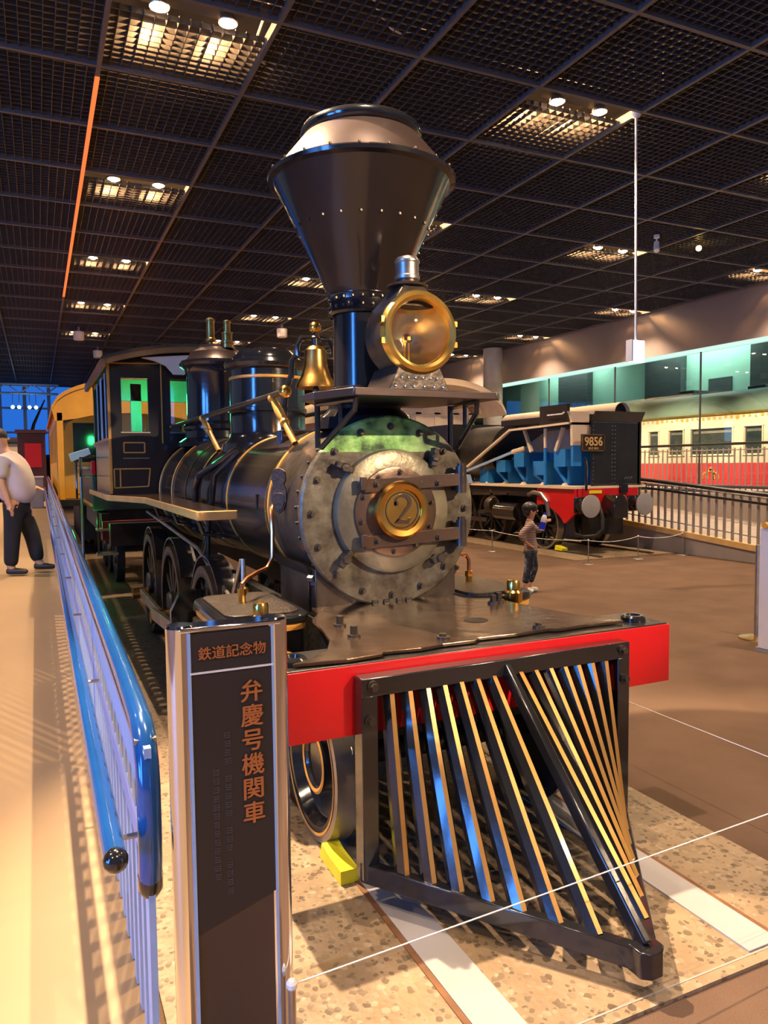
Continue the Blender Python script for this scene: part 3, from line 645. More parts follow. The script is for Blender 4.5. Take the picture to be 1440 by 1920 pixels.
MB().lathe((0, SY, 0), [(.0, 3.10), (.25, 3.13), (.27, 3.16)], 'Z', 48, cap=False).build('spark_screen', K['soot'], st)
MB().lathe((0, SY, 0), [(.174, 2.273), (.182, 2.285), (.174, 2.297), (.170, 2.36), (.178, 2.37), (.178, 2.378)], 'Z', 64, cap=False).build('throat_band', K['stack'], st)
MB().lathe((0, SY, 0), [(.26, 1.70), (.24, 1.76), (.19, 1.80), (.178, 1.87)], 'Z', 48, cap=False).build('stack_base', K['black'], st)
b = MB()
for i in range(22):
    a = 2*PI*i/22
    for r, z in ((.3365, 2.70), (.175, 2.31), (.176, 2.35)): b.ball((r*math.cos(a), SY+r*math.sin(a), z), .0095, 6)
    b.ball((.466*math.cos(a), SY+.466*math.sin(a), 2.957), .0085, 6)
    if i < 16: a = 2*PI*i/16; b.ball((.186*math.cos(a), SY+.186*math.sin(a), 1.888), .009, 6)
for k in range(11):
    t = k/10; r = .20+t*.235; z = 2.415+t*.49
    for da in (0, .035): b.ball((r*math.cos(-.22+da), SY+r*math.sin(-.22+da), z), .008, 6)
b.build('rivets', K['iron'], st, kind='stuff')
# --- headlamp and shelf
sh = MB().prism([(-.335, 2.895), (.365, 2.905), (.40, 2.94), (.40, 3.10), (.30, 3.50), (-.30, 3.50), (-.42, 3.30), (-.42, 3.14), (-.35, 2.92)], 'XY', 1.812, 1.838).build('headlamp_shelf', K['blackm'], LO, bev=.004)
MB().bar((-.337, 2.893, 1.826), (.367, 2.903, 1.826), .012, .034).bar((-.337, 2.893, 1.826), (-.425, 3.14, 1.826), .012, .034).bar((.367, 2.903, 1.826), (.405, 2.94, 1.826), .012, .034).bar((-.425, 3.14, 1.826), (-.425, 3.30, 1.826), .012, .034).build('shelf_edge', K['capdull'], sh, bev=.004)
for s in (-1, 1):
    MB().tube([(s*.30, 2.96, 1.808), (s*.305, 2.97, 1.755), (s*.36, 3.24, 1.60)], .013, 8).tube([(s*.355, 3.30, 1.81), (s*.355, 3.30, 1.60)], .014, 8).tube([(s*.30, 2.96, 1.80), (s*.36, 3.28, 1.80)], .011, 8).tube([(s*.32, 3.10, 1.80), (s*.32, 3.10, 1.69)], .010, 8).build('shelf_bracket', K['black'], sh)
hb = MB().prism([(-.155, 1.838), (.155, 1.838), (.10, 1.955), (-.10, 1.955)], 'XZ', 2.95, 3.22).build('headlamp_foot', K['iron'], LO, bev=.004)
b = MB()
for x in (-.12, -.075, -.03, .02, .07, .115): b.ball((x, 2.948, 1.862), .007, 6); b.ball((x*.75, 2.948, 1.90), .006, 6)
b.build('foot_rivets', K['steel'], hb, kind='stuff')
HZ = 2.098; HY = 2.955
hl = MB().lathe((0, HY, HZ), [(.168, .0), (.172, .02), (.172, .20), (.14, .22), (0, .225)], 'Y', 56, cap=False).build('headlamp', K['iron'], LO)
K['ring'] = mat('headlamp_brass_ring', (.95, .62, .16), .28, 1.0, .06, 6)
MB().lathe((0, HY, HZ), [(.140, .0), (.144, -.022), (.158, -.032), (.174, -.026), (.183, -.008), (.183, .012), (.17, .02)], 'Y', 64, cap=False).build('headlamp_ring', K['ring'], hl, label='polished brass lens ring')
K['reflector'] = mat('silvered_reflector', (.90, .74, .46), .26, 1.0, .06, 5)
MB().lathe((0, HY, HZ), [(.148, .0), (.140, .05), (.115, .11), (.075, .155), (.03, .175), (.0, .178)], 'Y', 48, cap=False).build('reflector', K['reflector'], hl)
MB().lathe((0, HY, HZ), [(.148, -.006), (.10, -.018), (.05, -.024), (0, -.026)], 'Y', 48, cap=False).build('lens', glass('lens_glass', (.96, .93, .86), .10), hl)
MB().cyl((0, HY+.12, HZ-.13), (0, HY+.12, HZ-.03), .016, n=10).ball((0, HY+.12, HZ-.01), .026, 10).build('burner', K['brassd'], hl)
for a in (.25, -.25, PI-.25, PI+.25): MB().box(.185*math.cos(a)-.008, .185*math.cos(a)+.008, HY-.015, HY+.03, HZ+.185*math.sin(a)-.012, HZ+.185*math.sin(a)+.012).build('lens_catch', K['brass'], hl)
nk = MB().add([(x, y, z) for (hx, y0, y1, z) in ((.125, 2.97, 3.21, 2.215), (.052, 3.0, 3.13, 2.315)) for x, y in ((-hx, y0), (hx, y0), (hx, y1), (-hx, y1))],
              [(0,1,2,3),(4,7,6,5),(0,4,5,1),(1,5,6,2),(2,6,7,3),(3,7,4,0)]).build('lamp_neck', K['iron'], hl, bev=.006)
MB().lathe((0, 3.065, 2.315), [(.0, .0), (.09, .0), (.094, .008), (.05, .022), (.05, .03)], 'Z', 28, cap=False).build('chimney_flange', K['iron'], hl)
MB().lathe((0, 3.065, 2.345), [(.05, .0), (.057, .004), (.057, .018), (.053, .022), (.053, .075), (.057, .079), (.057, .088), (.045, .102), (0, .106)], 'Z', 32, cap=False).build('lamp_chimney', K['steel'], hl)
# --- bell on its yoke
BY = 4.30
be = MB().lathe((0, BY, 0), [(.0, 2.235), (.045, 2.232), (.063, 2.21), (.068, 2.17), (.074, 2.11), (.092, 2.05), (.118, 2.01), (.125, 1.985), (.117, 1.985), (.08, 2.05), (.0, 2.2)], 'Z', 44, cap=False).build('bell', K['brassd'], LO, label='brass bell')
MB().lathe((0, BY, 0), [(.0, 1.945), (.018, 1.955), (.022, 1.975), (.01, 2.0), (.01, 2.1)], 'Z', 16, cap=False).build('clapper', K['iron'], be)
MB().lathe((0, BY, 0), [(.02, 2.23), (.02, 2.28), (.032, 2.285), (.02, 2.30), (.018, 2.315)], 'Z', 16, cap=False).build('bell_stem', K['blackm'], be)
MB().ball((0, BY, 2.345), .037, 18).build('bell_finial', K['brass'], be)
for s in (-1, 1):
    MB().tube([(0, BY, 2.285), (s*.09, BY, 2.28), (s*.115, BY, 2.23), (s*.112, BY, 2.17)], .016, 8).build('bell_yoke', K['black'], be)
    MB().tube([(s*.125, BY, 2.17), (s*.15, BY, 2.14), (s*.155, BY, 2.05), (s*.19, BY, 1.98), (s*.20, BY, 1.88), (s*.21, BY, 1.66)], .019, 8).build('bell_stand', K['black'], be)
MB().box(-.24, .24, BY-.05, BY+.05, 1.64, 1.73).build('bell_base', K['black'], be, bev=.008)
# --- sand dome and steam dome
SDY = 5.35
sdm = MB().lathe((0, SDY, 0), [(.34, 1.62), (.33, 1.68), (.285, 1.72), (.272, 1.76), (.272, 1.90), (.285, 1.905), (.285, 1.93), (.272, 1.935), (.268, 2.20), (.30, 2.22), (.31, 2.245), (.30, 2.268), (.25, 2.28), (.245, 2.30), (.21, 2.345), (.10, 2.365), (0, 2.37)], 'Z', 60, cap=False).build('sand_dome', K['black'], LO)
MB().lathe((0, SDY, 0), [(.271, 2.135), (.275, 2.14), (.275, 2.152), (.271, 2.157)], 'Z', 60, cap=False).build('dome_line', K['gold'], sdm)
TDY = 6.98
tdm = MB().lathe((0, TDY, 0), [(.38, 1.70), (.37, 1.74), (.31, 1.78), (.30, 1.84), (.315, 1.86), (.315, 1.90), (.285, 1.93), (.28, 2.36), (.30, 2.40), (.335, 2.425), (.345, 2.45), (.33, 2.475), (.29, 2.485)], 'Z', 60, cap=False).build('steam_dome', K['black'], LO)
MB().lathe((0, TDY, 0), [(.29, 2.485), (.26, 2.52), (.24, 2.56), (.17, 2.60), (.16, 2.625), (0, 2.63)], 'Z', 60, cap=False).build('dome_cap', K['capdull'], tdm)
MB().lathe((-.03, TDY+.12, 2.62), [(.03, 0), (.03, .03), (.02, .035), (.02, .06), (.04, .07), (.045, .09), (.038, .10), (.038, .25), (.044, .255), (.044, .27), (.02, .285), (0, .287)], 'Z', 20, cap=False).build('whistle', K['brassd'], tdm)
MB().lathe((.06, TDY-.16, 2.59), [(.055, 0), (.055, .035), (.06, .04), (.06, .06), (.046, .065), (.046, .12), (.05, .125), (.05, .14), (.03, .145), (.03, .215), (.034, .22), (.034, .24), (.02, .25), (0, .255)], 'Z', 20, cap=False).build('safety_valve', K['brassd'], tdm)
# --- cab
CY0, CY1, CXH, CZ0, CZ1 = 7.52, 9.35, .925, 1.262, 2.49
cab = MB()
T = .04
def roofz(x, top=2.66, eave=2.50, hw=.925): return eave+(top-eave)*(1-(abs(x)/hw)**2.2)
# front wall as bars round its openings (two outer windows, two inner windows, boiler opening)
wins = [(-.80, -.555), (-.345, -.12), (.12, .345), (.555, .80)]
zs0, zs1 = 1.86, 2.37
cab.box(-CXH, -.80, CY0, CY0+T, CZ0, CZ1); cab.box(-.555, -.345, CY0, CY0+T, CZ0, CZ1); cab.box(-.12, .12, CY0, CY0+T, 1.72, CZ1); cab.box(.345, .555, CY0, CY0+T, CZ0, CZ1); cab.box(.80, CXH, CY0, CY0+T, CZ0, CZ1)
for a, c in wins: cab.box(a, c, CY0, CY0+T, CZ0, zs0); cab.box(a, c, CY0, CY0+T, zs1, CZ1)
arch = [(-.925, 2.49)] + [(-.925+1.85*i/20, roofz(-.925+1.85*i/20)-.005) for i in range(21)] + [(.925, 2.49)]
cab.prism(arch, 'XZ', CY0, CY0+T)
cf = cab.build('cab_front', K['cab'], LO, ang=0)
for a, c in wins:
    MB().box(a, c, CY0+.012, CY0+.018, zs0, zs1).build('window_pane', K['cabg'], cf, ang=0)
    MB().box(a-.012, c+.012, CY0-.012, CY0, zs0-.014, zs0-.003).build('window_sill', K['steel'], cf)
def strip(pts, name='gold_line', w=.012):
    b = MB()
    for p, q in zip(pts, pts[1:]): b.bar((p[0], CY0-.003, p[1]), (q[0], CY0-.003, q[1]), w, .006, (0, 1, 0))
    b.build(name, K['gold'], cf, ang=0)
for s in (-1, 1):
    strip([(s*.905, 1.30), (s*.905, 2.50), (s*.45, 2.515)]); strip([(s*.43, 1.75), (s*.43, 2.52)])
    strip([(s*.79, 1.66), (s*.60, 1.66), (s*.60, 1.755), (s*.79, 1.755), (s*.79, 1.66)])
    strip([(s*.885, 1.325), (s*.575, 1.335), (s*.555, 1.505), (s*.885, 1.505), (s*.885, 1.325)]); strip([(s*.83, 1.325), (s*.83, 1.505)])
    MB().box(min(s*.56, s*.80), max(s*.56, s*.80), CY0-.006, CY0, 1.602, 1.61).build('white_line', K['steel'], cf)
    MB().bar((s*.915, CY0-.006, 1.27), (s*.915, CY0-.006, 2.49), .022, .012, (0, 1, 0)).build('corner_bead', K['gold'], cf)
# cream arched brackets under the roof
for s in (-1, 1):
    MB().prism([(s*.62, 2.545), (s*.06, 2.60), (s*.06, 2.54), (s*.12, 2.54), (s*.20, 2.50), (s*.23, 2.40), (s*.33, 2.40), (s*.40, 2.48), (s*.50, 2.52)], 'XZ', CY0-.16, CY0-.11).build('roof_bracket', K['cream'], cf, ang=0)
# sides with window posts
for s in (-1, 1):
    x = s*(CXH-.02); b = MB()
    b.box(x-.02, x+.02, CY0+T, CY1, CZ0, 1.80); b.box(x-.02, x+.02, CY0+T, CY1, 2.40, CZ1)
    for y in (CY0+.12, CY0+.66, CY0+1.22, CY1-.06): b.box(x-.025, x+.025, y-.05, y+.05, 1.80, 2.40)
    sd_ = b.build('cab_side', K['cab'], LO, ang=0)
    for y in (CY0+.18, CY0+.60, CY0+.72, CY0+1.16): MB().box(x+s*.022, x+s*.03, y-.012, y+.012, 1.78, 2.42).build('window_bead', K['bluegrey'], sd_)
    MB().box(x+s*.02-.02, x+s*.02+.02, CY0, CY1, 1.775, 1.80).build('arm_rest', K['wood'], sd_)
rf = MB()
n = 24; ov = 1.0
topv = [(-.985+1.97*i/n) for i in range(n+1)]
poly = [(x, roofz(x, 2.685, 2.525, .985)) for x in topv] + [(x, roofz(x, 2.685, 2.525, .985)-.022) for x in reversed(topv)]
ro = rf.prism(poly, 'XZ', CY0-.26, CY1+.5).build('cab_roof', K['black'], LO, ang=30)
poly = [(x, roofz(x, 2.685, 2.525, .985)-.022) for x in topv] + [(x, roofz(x, 2.685, 2.525, .985)-.075) for x in reversed(topv)]
MB().prism(poly, 'XZ', CY0-.235, CY0-.19).build('roof_moulding', K['wood'], ro, ang=30)
for s in (-1, 1): MB().box(s*.97-.02, s*.97+.02, CY0-.24, CY1+.48, 2.44, 2.51).build('eave_board', K['wood'], ro)
rfm = MB()
for x0, x1 in ((-.93, -.80), (-.52, -.40), (.40, .52), (.80, .93)): rfm.box(x0, x1, CY1-.06, CY1, CZ0, 2.5)
rfm.box(-.93, .93, CY1-.06, CY1, 2.3, 2.55); rfm.box(-.93, -.40, CY1-.06, CY1, CZ0, 1.75); rfm.box(.40, .93, CY1-.06, CY1, CZ0, 1.75)
rfm.build('cab_rear_frame', mat('pale_cab_lining', (.45, .50, .42), .5), LO, ang=0)
# footplate, backhead
MB().box(-.95, .95, CY0, CY1+.1, 1.21, 1.25).build('cab_floor', K['wood'], LO)
MB().cyl((0, CY0, BZ+.05), (0, CY0+.5, BZ+.05), .46, n=36).build('backhead', K['soot'], LO)
# ================================================================== tender and ochre coach behind
TD = thing('tender', 'dark tender coupled behind the cab of the black locomotive', 'tender', (0, 11, 0))
K['dred'] = mat('dull_red_paint', (.12, .008, .012), .5)
K['tend'] = mat('tender_dark_green', (.03, .035, .028), .4, 0, .3, 4)
b = MB().box(-.93, .93, 10.0, 12.7, .98, 1.50); b.build('tank', K['tend'], TD, bev=.01)
for s in (-1, 1):
    MB().bar((s*.95, 10.0, 1.52), (s*.95, 12.7, 1.52), .05, .04).build('tank_coping', K['steel'], TD)
    MB().box(s*.94-.01, s*.94+.01, 10.05, 12.65, 1.03, 1.06).build('tank_line', K['gold'], TD)
    MB().box(s*.80-.05, s*.80+.05, 9.8, 12.9, .70, .95).build('sill', K['soot'], TD)
    for y in (10.5, 11.5, 12.3):
        MB().lathe((s*.60, y, .33), [(0, s*.06), (.08, s*.06), (.1, s*.0), (.26, s*.02), (.3, s*.055), (.33, s*.05), (.33, s*-.05), (0, s*-.06)], 'X', 32, cap=False).build('tender_wheel', K['soot'], TD)
    for z, y in ((.45, 9.75), (.75, 9.75)): MB().box(s*.80-.12, s*.80+.12, y-.12, y+.12, z, z+.025).build('step', K['steel'], TD)
    MB().bar((s*.90, 9.7, .45), (s*.90, 9.7, 1.0), .02, .02).build('step_hanger', K['tend'], TD)
MB().box(-.85, .85, 9.7, 10.0, .62, .86).build('front_sill', K['dred'], TD)
# marker lamp frame at the tender corner
ml = thing('marker_lamp', 'red marker lamp in a black wire bracket beside the cab', 'lamp', (-.93, 9.55, 1.43))
MB().box(-.965, -.905, 9.53, 9.57, 1.44, 1.60).build('red_lens', K['red'], ml, bev=.006)
MB().tube([(-1.09, 9.5, 1.42), (-1.09, 9.5, 1.64), (-.90, 9.5, 1.64), (-.90, 9.5, 1.42)], .011, 6, True).build('wire_bracket', K['black'], ml)
pn = thing('reading_board', 'small tilted white information board beside the cab', 'information board', (-1.08, 10.6, .9))
MB().prism([(-1.17, 1.70), (-.93, 1.78), (-.90, 1.70), (-1.14, 1.60)], 'XZ', 10.55, 10.62).build('board', K['white'], pn, bev=.004)
MB().cyl((-1.03, 10.66, rz(10.6)-.05), (-1.03, 10.62, 1.66), .02, n=10).build('stand', K['steel'], pn)
point('assumed_green_light', (-.30, 8.75, 2.2), 7, (.05, 1.0, .25), .1).data.specular_factor = 0  # unseen green lamp, assumed from the green tint inside the cab
point('assumed_green_light', (-.98, 9.9, .85), .8, (.05, 1.0, .2), .05)  # second assumed green lamp, unseen, beside the tender

OC = thing('ochre_coach', 'ochre yellow wooden coach with open end platform behind the tender', 'railway coach', (0, 17, 0))
Y0 = 13.6
def croof(x, top, eave, hw): return eave+(top-eave)*(max(0, 1-(abs(x)/hw)**2.4))**.6
n = 26; X_ = [-1.30+2.6*i/n for i in range(n+1)]
poly = [(x, croof(x, 3.02, 2.55, 1.30)) for x in X_]+[(x, croof(x, 3.02, 2.55, 1.30)-.07) for x in reversed(X_)]
rf = MB().prism(poly, 'XZ', Y0, 22).build('roof', K['yellow'], OC, ang=30)
MB().prism([(-.62, 2.95), (-.55, 3.16), (.55, 3.16), (.62, 2.95)], 'XZ', Y0+.2, 22).build('clerestory', mat('red_oxide_roof', (.45, .16, .08), .5), rf, ang=20)
poly = [(x, croof(x, 2.94, 2.50, 1.27)) for x in X_]+[(1.25, 2.3), (.95, 2.34), (.6, 2.42), (0, 2.46), (-.6, 2.42), (-.95, 2.34), (-1.25, 2.3)]
MB().prism(poly, 'XZ', Y0+.02, Y0+.08).build('end_arch', K['yellow'], OC, ang=20)
ew = MB()
E0 = Y0+.8
ew.box(-1.2, -.95, E0, E0+.05, .98, 2.6); ew.box(.95, 1.2, E0, E0+.05, .98, 2.6); ew.box(-.95, -.42, E0, E0+.05, .98, 1.62); ew.box(-.95, -.42, E0, E0+.05, 2.32, 2.6)
ew.box(-.42, -.32, E0, E0+.05, .98, 2.6); ew.box(.32, .42, E0, E0+.05, .98, 2.6); ew.box(.42, .95, E0, E0+.05, .98, 1.62); ew.box(.42, .95, E0, E0+.05, 2.32, 2.6); ew.box(-.32, .32, E0, E0+.05, 2.32, 2.6)
ewo = ew.build('end_wall', K['yellow'], OC, ang=0)
MB().box(-.95, -.42, E0+.02, E0+.03, 1.62, 2.32).build('end_window', K['glassd'], ewo); MB().box(.42, .95, E0+.02, E0+.03, 1.62, 2.32).build('end_window', K['glassd'], ewo)
MB().box(-.32, .32, E0+.02, E0+.04, .98, 2.32).build('end_door', K['yellow'], ewo)
K['lineb'] = mat('dark_lining', (.08, .04, .01), .5)
for z0, z1 in ((1.05, 1.55),):
    for a, c in ((-.92, -.45), (.45, .92)):
        b = MB()
        for p, q in (((a, z0), (c, z0)), ((c, z0), (c, z1)), ((c, z1), (a, z1)), ((a, z1), (a, z0))): b.bar((p[0], E0-.004, p[1]), (q[0], E0-.004, q[1]), .012, .008, (0, 1, 0))
        b.build('panel_moulding', K['lineb'], ewo, ang=0)
        MB().lathe((a+.08, E0-.004, z0+.07), [(.10, 0), (.13, 0), (.13, -.006), (.10, -.006), (.10, 0)], 'Y', 12, cap=False, a0=0, a1=PI/2).build('corner_motif', K['lineb'], ewo)
for s in (-1, 1):
    sdm2 = MB().box(s*1.2-.03, s*1.2+.03, E0, 22, .98, 1.62).box(s*1.2-.03, s*1.2+.03, E0, 22, 2.32, 2.6)
    for k in range(9): sdm2.box(s*1.2-.03, s*1.2+.03, E0+k*.9, E0+k*.9+.3, 1.62, 2.32)
    so = sdm2.build('side_wall', K['yellow'], OC, ang=0)
    for k in range(8): MB().box(s*1.2-.008, s*1.2+.008, E0+k*.9+.3, E0+k*.9+.9, 1.62, 2.32).build('side_window', K['glassd'], so, ang=0)
    MB().box(s*1.18-.05, s*1.18+.05, Y0+.02, Y0+.12, .98, 2.45).build('platform_post', K['yellow'], OC, bev=.01)
    MB().tube([(s*.95, Y0+.1, 1.0), (s*.95, Y0+.1, 1.62), (s*.80, Y0+.1, 1.72), (s*.62, Y0+.1, 1.72)], .018, 8).build('end_rail', K['black'], OC)
    MB().prism([(s*1.12, 2.42), (s*.84, 2.42), (s*.90, 2.36), (s*1.06, 2.28), (s*1.12, 2.12)], 'XZ', Y0+.06, Y0+.09).build('fret_bracket', K['lineb'], OC, ang=0)
MB().box(-1.2, 1.2, Y0, 22, .88, .98).build('floor_frame', K['soot'], OC)
MB().box(-.9, .9, Y0+.5, Y0+3, .25, .88).build('truck', K['soot'], OC)
for s in (-1, 1):
    for y in (Y0+.9, Y0+2.4): MB().lathe((s*.6, y, .38), [(0, s*.06), (.3, s*.03), (.38, s*.05), (.38, s*-.05), (0, s*-.06)], 'X', 28, cap=False).build('coach_wheel', K['soot'], OC)
# ================================================================== railing on the ramp (left)
RL = thing('ramp_railing', 'pale blue steel railing with deep blue handrails along the ramp', 'railing', (-1.31, 8, 0))
RX = -1.335
def rl(y, h): return (RX, y, rz(y)+h)
ya, yb = 1.80, 19.0
hp = [(RX, ya+.02, .50+rz(ya)), (RX, ya, .60), (RX, ya, .76), (RX, ya+.015, .82), (RX, ya+.06, .868), (RX, ya+.12, .89)]+[(RX, y, rz(y)+.88) for y in (2.3, 4, 8, 12, 19)]
MB().tube(hp, .028, 16).build('upper_handrail', K['hand'], RL)
MB().lathe((RX, ya+.018, .50), [(0, -.012), (.02, -.008), (.0295, .008), (.0295, .045)], 'Z', 16, cap=False).build('handrail_cap', K['black'], RL)
MB().tube([(RX-.085, y, rz(y)+.63) for y in (1.72, 2.3, 4, 8, 12, 19)], .026, 16).build('lower_handrail', K['hand'], RL)
MB().ball((RX-.085, 1.715, rz(1.72)+.63), .0285, 14).build('handrail_cap', K['black'], RL)
pitch = .115; nb = int((yb-ya)/pitch)
bal = MB().box(-.004, .004, -.022, .022, 0, .50).build('baluster', K['bluegrey'], RL, org=(0,0,0)); bal.location = V((RX, 1.86, rz(1.86)))-wl(RL)
for i in range(1, nb): y = 1.86+i*pitch; inst(bal, 'baluster', (RX, y, rz(y)), RL)
pb = MB()
sl_ = .024
for z0, z1 in ((.49, .585), (.665, .845)):
    pb.add([(RX+a, y, rz(y)+z) for y in (ya+.03, yb) for a, z in ((-.005, z0), (.005, z0), (.005, z1), (-.005, z1))], [(0,1,2,3),(7,6,5,4),(0,4,5,1),(1,5,6,2),(2,6,7,3),(3,7,4,0)])
for i in range(nb):
    y = 1.83+i*pitch; pb.box(RX-.005, RX+.005, y, y+.07, rz(y)+.583, rz(y)+.667)
pb.build('slotted_panel', K['bluegrey'], RL, ang=0)
MB().bar((RX, ya+.03, rz(ya)+.845), (RX, yb, rz(yb)+.845), .05, .012).build('top_flat', K['steel'], RL)
for i in range(13):
    y = 1.95+i*1.4
    MB().tube([(RX, y, rz(y)+.56), (RX-.07, y, rz(y)+.56), (RX-.085, y, rz(y)+.61)], .008, 6).build('rail_bracket', K['steel'], RL)
for i in range(10):
    y = 1.825+i*1.9; MB().box(RX-.008, RX+.008, y-.032, y+.032, rz(y)-.01, rz(y)+.84).build('railing_post', K['bluegrey'], RL)
for i in range(30):
    y = 2.1+i*.42; MB().box(RX+.006, RX+.018, y-.012, y+.012, rz(y)+.835, rz(y)+.852).build('clip', K['chrome'], RL)
# ================================================================== sign pillar
SG = thing('sign_pillar', 'tall chrome framed dark sign pillar with orange lettering', 'sign', (-1.185, 1.60, 0))
K['signp'] = mat('sign_dark_bronze_face', (.040, .032, .028), .38, .25, .06, 3)
K['signb'] = mat('sign_brushed_lower_face', (.125, .098, .082), .33, .7, .05, 3)
K['ink'] = mat('sign_orange_ink', (.42, .13, .03), .6)
K['inkd'] = mat('sign_faint_ink', (.075, .062, .056), .6)
sx0, sx1, sy, st_ = -1.268, -1.085, 1.60, 1.168
MB().box(sx0, sx1, sy-.002, sy+.05, 0.0, st_).build('pillar_body', K['signb'], SG, bev=.002)
MB().prism([(sx0, .50), (sx1, .56), (sx1, st_-.004), (sx0, st_-.004)], 'XZ', sy-.006, sy-.0021).build('dark_panel', K['signp'], SG, ang=0)
MB().box(sx0, sx1, sy-.009, sy-.006, 1.077, 1.081).build('rule_line', K['white'], SG)
MB().box(sx0-.02, sx1+.02, sy-.01, sy+.055, st_, st_+.010).build('top_cap', K['chrome'], SG, bev=.003)
for x in (sx0-.014, sx1+.010):
    MB().lathe((x, sy+.022, 0), [(.030, 0), (.030, st_+.008), (.026, st_+.014), (0, st_+.014)], 'Z', 28, cap=False).build('chrome_edge', K['chrome'], SG)
MB().box(sx0-.003, sx0+.003, sy-.008, sy, 0, st_).box(sx1-.004, sx1+.002, sy-.008, sy, 0, st_).build('inner_bead', K['bluegrey'], SG)
xc = (sx0+sx1)/2
text_mesh('heading_text', '鉄道記念物', .030, (xc, sy-.0095, 1.118), K['ink'], SG, depth=.0005, bold=.0009)
for i, chh in enumerate('弁慶号機関車'):
    text_mesh('title_character', chh, .052, (sx1-.052, sy-.0095, 1.022-i*.055), K['ink'], SG, depth=.0005, bold=.0020)
rs = random.Random(5)
for x, z1, n in ((xc-.015, .935, 19), (xc-.042, .855, 13)):      # two columns of faint print too small to read
    for i in range(n):
        b = MB(); z = z1-i*.0195
        if n == 19 and i in (4, 10, 14): continue
        for k in range(3): b.box(x-.0075+rs.random()*.003, x+.0075-rs.random()*.003, sy-.0075, sy-.006, z-.006+k*.005, z-.0045+k*.005)
        for k in range(2): u = x-.006+k*.009+rs.random()*.003; b.box(u, u+.0014, sy-.0075, sy-.006, z-.007, z+.007)
        b.build('small_print', K['inkd'], SG, ang=0)
# ================================================================== rope barriers
def rope_post(x, y, z, name_label, h=.345, grp='thin rope posts'):
    t = thing('rope_post', name_label, 'barrier post', (x, y, z), group=grp)
    MB().lathe((x, y, z), [(0, .012), (.03, .012), (.085, .008), (.09, .0), (0, 0)], 'Z', 24, cap=False).build('base', K['steel'], t)
    MB().cyl((x, y, z+.01), (x, y, z+h), .009, n=10).build('pole', K['steel'], t)
    MB().ball((x, y, z+h), .014, 10).build('finial', K['white'], t)
    return t
def rope(p, q, label, sag=.02, r=.0019):
    p, q = V(p), V(q); n = 10
    MB().tube([p.lerp(q, i/n)-V((0, 0, sag*4*(i/n)*(1-i/n))) for i in range(n+1)], r, 6).build('barrier_rope', K['white'], None, label=label, category='rope')
rope_post(-1.065, 1.565, 0, 'thin rope post against the right edge of the sign pillar')
rope_post(1.045, 1.685, -.012, 'rope post at the corner right of the cowcatcher nose', .357)
rope_post(1.045, 7.2, -.012, 'rope post on the far right side of the black locomotive', .357)
rope((-1.065, 1.565, .345), (1.045, 1.685, .345), 'white rope crossing in front of the cowcatcher', .0)
rope((1.045, 1.685, .345), (1.045, 7.2, .345), 'white rope along the right side of the black locomotive', .0)
P2 = [(5.62, 11.0, 'rope post beside the wheels of the cutaway engine'), (5.955, 8.88, 'rope post right of the standing boy'), (7.04, 8.99, 'rope post below the right buffer of the cutaway engine'), (8.0, 9.0, 'rope post at the foot of the sloping plinth')]
for x, y, l in P2: rope_post(x, y, -.012, l, .36)
for i in range(3): rope((P2[i][0], P2[i][1], .345), (P2[i+1][0], P2[i+1][1], .345), ['rope behind the standing boy', 'rope in front of the cutaway engine buffers', 'rope leading to the sloping plinth'][i], .05, .005)
rope((5.62, 11.0, .345), (5.45, 15.0, .345), 'rope along the side of the cutaway engine', .04, .005)
# ================================================================== right side: plinth ramp, railings, panel
pr = thing('plinth_ramp', 'concrete ramp with warm lit edge rising behind the cutaway engine', None, (9.6, 9, 0), kind='structure')
pz = lambda y: max(.02, .165+.078*(y-7.65))
b = MB()
ya_, yb_ = 5.8, 17.5
b.add([(8.13, ya_, -.012), (10.9, ya_, -.012), (10.9, yb_, -.012), (8.13, yb_, -.012), (8.13, ya_, pz(ya_)), (10.9, ya_, pz(ya_)), (10.9, yb_, pz(yb_)), (8.13, yb_, pz(yb_))], [(0,3,2,1),(4,5,6,7),(0,1,5,4),(1,2,6,5),(2,3,7,6),(3,0,4,7)])
b.build('ramp_body', K['conc'], pr, ang=0)
K['amber'] = mat('amber_kerb_paint', (.72, .46, .18), .5)
b = MB(); b.add([(x, y, pz(y)+z) for y in (ya_, yb_) for x, z in ((8.10, -.005), (8.22, -.005), (8.22, .085), (8.10, .085))], [(0,1,2,3),(7,6,5,4),(0,4,5,1),(1,5,6,2),(2,6,7,3),(3,7,4,0)])
b.build('kerb', K['amber'], pr, ang=0)
K['tgrey'] = mat('taupe_steel', (.40, .34, .29), .45, .2, .06)
R2 = thing('plinth_railing', 'taupe bar railing with black top rails on the sloping plinth', 'railing', (8.17, 9, 0))
bp_ = MB().box(-.012, .012, -.02, .02, 0, .74).build('baluster', K['tgrey'], R2, org=(0,0,0)); bp_.location = V((8.17, 6.2, pz(6.2)+.07))-wl(R2)
for i in range(1, 60): y = 6.2+i*.152; inst(bp_, 'baluster', (8.17, y, pz(y)+.07), R2)
for h, r, m_ in ((.80, .012, 'tgrey'), (.20, .010, 'tgrey')): MB().tube([(8.17, y, pz(y)+h) for y in (6, 8, 15.2)], r, 8).build('rail', K[m_], R2)
MB().tube([(8.10, y, pz(y)+.86) for y in (6, 8, 15.2)], .032, 10).build('black_handrail', K['blackm'], R2)
MB().tube([(8.10, y, pz(y)+.72) for y in (6, 8, 15.2)], .02, 10).build('black_handrail', K['blackm'], R2)
R3 = thing('gallery_railing', 'taupe bar railing in front of the red and cream coach', 'railing', (11.1, 12, 0))
